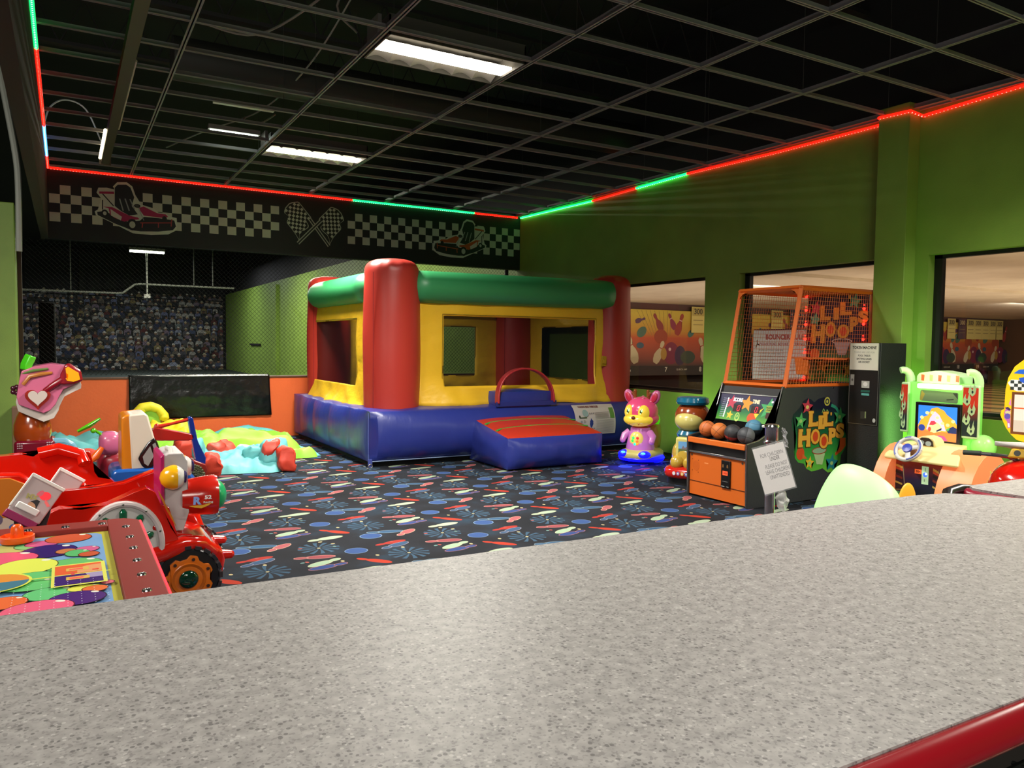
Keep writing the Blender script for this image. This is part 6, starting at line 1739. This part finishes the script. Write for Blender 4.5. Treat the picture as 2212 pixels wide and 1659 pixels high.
# silver seat boxes at the back
def pod(o, u, v, w, h, d, nm, deco):
    F_ = frame(o, u, v)
    t = B(F_).box(0, w, 0, h, -d, 0).obj(nm, mat('b8a8a8', .35), rc, bevel=.006)
    b = B(F_)
    b.box(-.004, w + .004, h - .012, h + .006, -d - .004, .006); b.box(-.006, .004, .1 * h, h + .004, -.004, .006)
    b.obj('white_edge', mat('e4e0d8', .3), t, bevel=.003)
    b = B(F_)
    for i in range(3):
        for zz in (-.3, -.7): b.box(w * (.10 + .29 * i), w * (.32 + .29 * i), h + .0055, h + .0075, d * zz - .005, d * zz + .005)
    b.obj('vent_slots', mat('1c1c1c', .5), t)
    if deco:
        b = B(F_).box(-.004, w * .95, -.035, .004, -d, .008); b.obj('magenta_base', mat('8c1450', .35), t, bevel=.004)
        b = B(F_).box(w * .12, w * .78, .025, .06, 0, .022); b.obj('white_ledge', mat('dcd8d4', .35), t, bevel=.005)
        a = Art(F_, lift=.001)
        a.ell(w * .66, h * .66, .026, .022, 'f0303c', .4, emit=.4); a.ell(w * .50, h * .66, .012, .02, 'e06878', -.3); a.poly([(w * .72, h * .6), (w * .95, h * .50), (w * .88, h * .45), (w * .74, h * .52)], 'e86868', emit=.2)
        a.text('MX', w * .36, h * .50, .034, 'a8a060', .002, rot=.25); a.poly([(w * .40, h * .40), (w * .52, h * .50), (w * .62, h * .50), (w * .66, h * .28), (w * .55, h * .36)], '1c141c'); a.ell(w * .5, h * .32, .022, .014, 'b88868', -.4)
        a.obj('red_swirl_sticker', t)
pod((-.265, 4.585, .59), (.14, -.0, -.098), (.155, .05, .13), .165, .205, .035, 'silver_box', True)
pod((-.13, 4.93, .58), (.12, .0, -.082), (.13, .05, .12), .14, .18, .035, 'silver_box', False)
B().ell((-.105, 4.70, .655), (.05, .05, .05), nu=18, nv=10).obj('rear_knob', RG, rc)
# --- second red car ride behind it
r2c = thing('red_car_kiddie_ride', 'second glossy red car kiddie ride with orange side panel at the left edge', 'kiddie ride', (-.15, 5.65, 0))
o2 = [(-.75, .2), (-.75, .70), (-.36, .695), (-.26, .70), (-.19, .68), (-.14, .715), (-.09, .742), (.03, .71), (.135, .69), (.15, .62), (.155, .56), (.18, .515), (.26, .495), (.30, .45), (.28, .2)]
B().prism(o2, frame((0, 5.95, 0), (1, 0, 0), (0, 0, 1)), 0, .09).obj('far_flank', RG, r2c, bevel=.03, seg=4)
o3 = [(-.75, .2), (-.75, .64), (-.36, .635), (-.25, .63), (-.175, .575), (-.16, .52), (-.05, .50), (.02, .56), (.10, .54), (.16, .45), (.22, .42), (.24, .2)]
B().prism(o3, frame((0, 5.50, 0), (1, 0, 0), (0, 0, 1)), -.08, 0).obj('near_flank', RG, r2c, bevel=.03, seg=4)
B().prism([(-.75, .18), (-.75, .5), (.1, .48), (.2, .4), (.22, .18)], frame((0, 5.93, 0), (1, 0, 0), (0, 0, 1)), 0, .44).obj('tub', RG, r2c, bevel=.02)
B().tube([(-.16, 5.86, .70), (-.05, 5.86, .725), (.08, 5.86, .68), (.10, 5.82, .62)], .04, n=14).obj('dash_roll', RG, r2c)
pn = B().prism([(-.75, .25), (-.75, .615), (-.30, .608), (-.21, .56), (-.19, .48), (-.22, .25)], FY(5.498), 0, .012).obj('orange_panel', mat('b86414', .35), r2c, bevel=.004)
a = Art(FY(5.484), lift=.001)
a.ell(-.28, .42, .035, .035, '1c3038'); a.ell(-.33, .33, .05, .04, 'b8a090'); a.ell(-.36, .36, .02, .03, '5a4a60'); a.ell(-.28, .31, .03, .02, '3a5a98')
a.obj('printed_sticker', pn)
B().cyl((-.4, 5.45, .14), (-.4, 5.52, .14), .14, n=28).obj('tyre', mat('141416', .4), r2c); B().cyl((.05, 5.45, .14), (.05, 5.52, .14), .14, n=28).obj('tyre', mat('141416', .4), r2c)
# --- excavator ride
ex = thing('excavator_kiddie_ride', 'orange and cream excavator kiddie ride with red arm and blue bucket', 'kiddie ride', (.5, 6.3, 0))
cabf = [(.338, .50), (.342, .885), (.37, .905), (.49, .915), (.515, .90), (.60, .56), (.59, .50)]
cb = B().use(mat('d07810', .3, coat=.3)).prism(cabf, frame((0, 6.55, 0), (1, 0, 0), (0, 0, 1)), 0, .02)
cb.prism([(.34, .50), (.342, .885), (.372, .905), (.405, .905), (.43, .50)], frame((0, 6.53, 0), (1, 0, 0), (0, 0, 1)), 0, .35)
cabo = cb.obj('cab', None, ex, bevel=.012)
B().prism([(.405, .50), (.39, .905), (.49, .915), (.515, .90), (.60, .56), (.59, .50)], frame((0, 6.53, 0), (1, 0, 0), (0, 0, 1)), 0, .36).obj('cab_front', mat('d0c4b4', .3, coat=.3), ex, bevel=.012)
wf = [(.445, .585), (.46, .62), (.51, .70), (.555, .735), (.575, .70), (.605, .60), (.60, .575), (.54, .515), (.50, .505), (.47, .53)]
wfo = B().prism(wf, FY(6.168), -.005, .02).obj('window_frame', mat('101012', .2, coat=.4), cabo, bevel=.01)
B().prism([(.475, .60), (.525, .675), (.548, .60), (.51, .53), (.485, .55)], FY(6.146), 0, .004).prism([(.54, .685), (.56, .70), (.59, .605), (.562, .61)], FY(6.146), 0, .004).obj('window_pane', mat('8a8684', .25), wfo)
B().prism([(.27, .28), (.27, .49), (.30, .515), (.60, .515), (.80, .46), (.86, .38), (.84, .28)], frame((0, 6.6, 0), (1, 0, 0), (0, 0, 1)), 0, .46).obj('base', mat('124c98', .3, coat=.3), ex, bevel=.02)
B().box(.30, .82, 6.2, 6.55, 0, .28).obj('plinth', mat('1a1a1c', .6), ex)
B().prism([(.55, .705), (.55, .79), (.57, .80), (.80, .745), (.835, .735), (.835, .70), (.80, .69), (.60, .70)], frame((0, 6.30, 0), (1, 0, 0), (0, 0, 1)), 0, .07).obj('boom_arm', mat('a01810', .3, coat=.3), ex, bevel=.006)
B().tube([(.585, 6.26, .80), (.68, 6.26, .82), (.80, 6.26, .848)], [.018, .011, .013], n=10).ell((.582, 6.26, .80), (.022, .02, .028), nu=12, nv=8).obj('ram', mat('b02414', .3, coat=.3), ex)
dpr = B().prism([(.795, .86), (.815, .872), (.83, .86), (.845, .78), (.86, .70), (.875, .63), (.905, .59), (.92, .55), (.915, .50), (.85, .52), (.845, .56), (.82, .70)], frame((0, 6.31, 0), (1, 0, 0), (0, 0, 1)), 0, .08).obj('dipper_arm', mat('10287c', .25, coat=.4), ex, bevel=.008)
bk = B().prism([(.80, .53), (.83, .545), (.915, .505), (.925, .46), (.90, .41), (.85, .395)], frame((0, 6.36, 0), (1, 0, 0), (0, 0, 1)), 0, .16).obj('bucket', mat('7c1c14', .3), ex, bevel=.008)
b = B()
for i in range(7):
    for j in range(5):
        b.ell((.80 + .012 * i + .010 * j + rnd.uniform(-.004, .004), 6.195, .52 - .022 * j - .006 * i + rnd.uniform(-.004, .004)), (.013, .012, .013), nu=8, nv=6)
b.obj('bucket_pellets', mat('3c3c1c', .5), bk)
# --- pink ride
pr = thing('pink_kiddie_ride', 'pink kiddie ride with white heart light and red topped hood by the green pier', 'kiddie ride', (-.15, 8.1, 0))
hd_ = [(-.378, .925), (-.345, 1.10), (-.33, 1.165), (-.235, 1.205), (-.11, 1.225), (.02, 1.205), (.10, 1.13), (.122, 1.07), (.118, 1.035), (.05, 1.0), (-.012, .965), (-.045, .90), (-.06, .84), (-.095, .775), (-.173, .745), (-.26, .79), (-.362, .845)]
B().prism([(x * 1.0, z - .03) for x, z in hd_], frame((0, 8.28, 0), (1, 0, 0), (0, 0, 1)), 0, .36).obj('white_skirt', mat('d0c4bc', .3, coat=.4), pr, bevel=.04, seg=4)
inn = [(-.37, .945), (-.345, 1.10), (-.33, 1.165), (-.235, 1.207), (-.11, 1.228), (.02, 1.207), (.10, 1.135), (.12, 1.08), (.06, 1.04), (-.02, 1.0), (-.06, .94), (-.08, .87), (-.12, .82), (-.173, .795), (-.26, .83), (-.355, .875)]
pkh = B().prism(inn, frame((0, 8.32, 0), (1, 0, 0), (0, 0, 1)), 0, .44).obj('hood', mat('d0688c', .28, coat=.4), pr, bevel=.04, seg=4)
def heart(s): return [(s * .062 * math.sin(t) ** 3 * 1.0, s * (.0525 * math.cos(t) - .0205 * math.cos(2 * t) - .008 * math.cos(3 * t) - .003 * math.cos(4 * t))) for t in [2 * PI * k / 40 for k in range(40)]]
ht = B().prism(heart(1.55), FY(7.872, -.212, .93), 0, .03).obj('heart_rim', mat('a02414', .25, coat=.4), pkh, bevel=.008)
B().prism(heart(1.15), FY(7.85, -.212, .94), 0, .03).obj('heart_light', mat('d0c0b8', .3), ht, bevel=.012, seg=3)
B().tube([(-.16, 7.86, .99), (-.10, 7.85, 1.04), (-.03, 7.86, 1.09)], [.025, .028, .03], n=12).obj('red_arm', mat('8c0c20', .25, coat=.4), pkh)
lm_ = B().prism([(-.05, 1.05), (-.04, 1.14), (.0, 1.225), (.03, 1.235), (.12, 1.17), (.135, 1.08), (.07, 1.05), (-.01, 1.045)], FY(7.87), -.10, .035).obj('lamp_housing', mat('981020', .25, coat=.5), pkh, bevel=.015, seg=3)
B().prism([(.0, 1.10), (.02, 1.115), (.018, 1.14), (.005, 1.15), (.0, 1.19), (.02, 1.205), (.10, 1.15), (.112, 1.09), (.06, 1.07), (.01, 1.08)], FY(7.832), 0, .012).obj('yellow_lens', mat('e8a010', .25, emit=.25, ecol='ffa000'), lm_, bevel=.005)
B().tube([(-.30, 7.95, 1.175), (-.295, 7.95, 1.22), (-.26, 7.95, 1.30)], [.05, .05, .05], n=4).obj('green_knob', mat('50d820', .3, coat=.4), pr, bevel=.012, seg=3)
B().tube([(-.33, 7.9, 1.14), (-.24, 7.88, 1.17), (-.13, 7.88, 1.185)], [.02, .024, .018], n=8, flat=.6).obj('brow_trim', mat('6a8a4a', .3), pkh)
B().tube([(-.32, 7.87, 1.05), (-.27, 7.865, 1.12), (-.18, 7.87, 1.14), (-.10, 7.875, 1.15)], [.016, .018, .018, .012], n=8).obj('orange_trim', mat('c07838', .3), pkh)
b = B()
for k in range(5):
    t = 2 * PI * k / 5; b.ell((-.375 + .024 * math.cos(t), 7.93, 1.0 + .028 * math.sin(t)), (.022, .02, .022), nu=10, nv=6)
b.obj('flower_knob', mat('4a1828', .25, coat=.4), pr)
B().lathe([(0, .54), (.135, .545), (.15, .60), (.145, .68), (.12, .76), (.10, .80), (0, .8)], c=(-.265, 8.1, 0), n=32).obj('orange_body', mat('983c0c', .2, coat=.6), pr)
B().box(-.40, -.09, 7.92, 8.30, .38, .55).obj('maroon_base', mat('6c0820', .25, coat=.4), pr, bevel=.025)
B().box(-.38, -.05, 7.95, 8.28, 0, .39).obj('plinth', mat('400a10', .4), pr)
b = B()
for y, z in ((.51, .52), (.51, .54)):
    pass
for x in (-.37, -.355, -.34, -.15, -.135, -.12):
    for z in (.49, .51, .53): b.ell((x, 7.915, z), (.006, .006, .006), nu=8, nv=6)
b.obj('pearl_studs', mat('b8a0a8', .3), pr)
B().tube([(-.10, 7.98, .53), (-.02, 7.97, .53), (.04, 7.97, .49), (.075, 7.97, .42), (.08, 7.97, .34)], .032, n=14).obj('blue_mudguard', mat('6aa0b8', .25, coat=.4), pr)
B().tube([(-.09, 7.95, .49), (-.03, 7.94, .485), (.02, 7.94, .45), (.045, 7.94, .38)], .026, n=14).obj('blue_mudguard', mat('78aac0', .25, coat=.4), pr)
B().cyl((-.04, 7.93, .38), (-.04, 8.02, .38), .07, n=28).obj('pink_wheel', mat('b0708c', .3), pr)
# --- small pink ride with lime handle and orange horn
sr = thing('pink_kiddie_ride', 'small mostly hidden pink ride with lime handle and orange horn by the excavator', 'kiddie ride', (.25, 7.2, 0))
b = B().ell((.31, 7.2, .585), (.085, .11, .10), nu=24, nv=14, e=.7)
b.obj('body', mat('b85a80', .3, coat=.3), sr)
B().ell((.33, 7.25, .40), (.12, .14, .14), nu=24, nv=12, e=.7).obj('lower_body', mat('8c1a2c', .3, coat=.3), sr)
B().tube([(.08, 7.15, .70), (.16, 7.13, .745), (.24, 7.12, .80)], [.016, .024, .014], n=10, flat=.8).tube([(.185, 7.145, .715), (.25, 7.17, .66), (.30, 7.2, .62)], .011, n=8).ell((.19, 7.15, .70), (.022, .018, .022), nu=10, nv=6).obj('lime_handle', mat('58b810', .2, coat=.6), sr)
B().tube([(.10, 7.05, .41), (.20, 7.05, .50), (.25, 7.06, .57)], [.008, .032, .018], n=12).obj('orange_horn', mat('e05a10', .25, coat=.5), sr)
B().cyl((.28, 7.25, 0), (.28, 7.25, .32), .12, n=20).obj('plinth', mat('2c2030', .5), sr)
B().ell((.20, 7.3, .35), (.14, .12, .07), nu=20, nv=10).obj('teal_foot', mat('3a7a80', .3), sr)
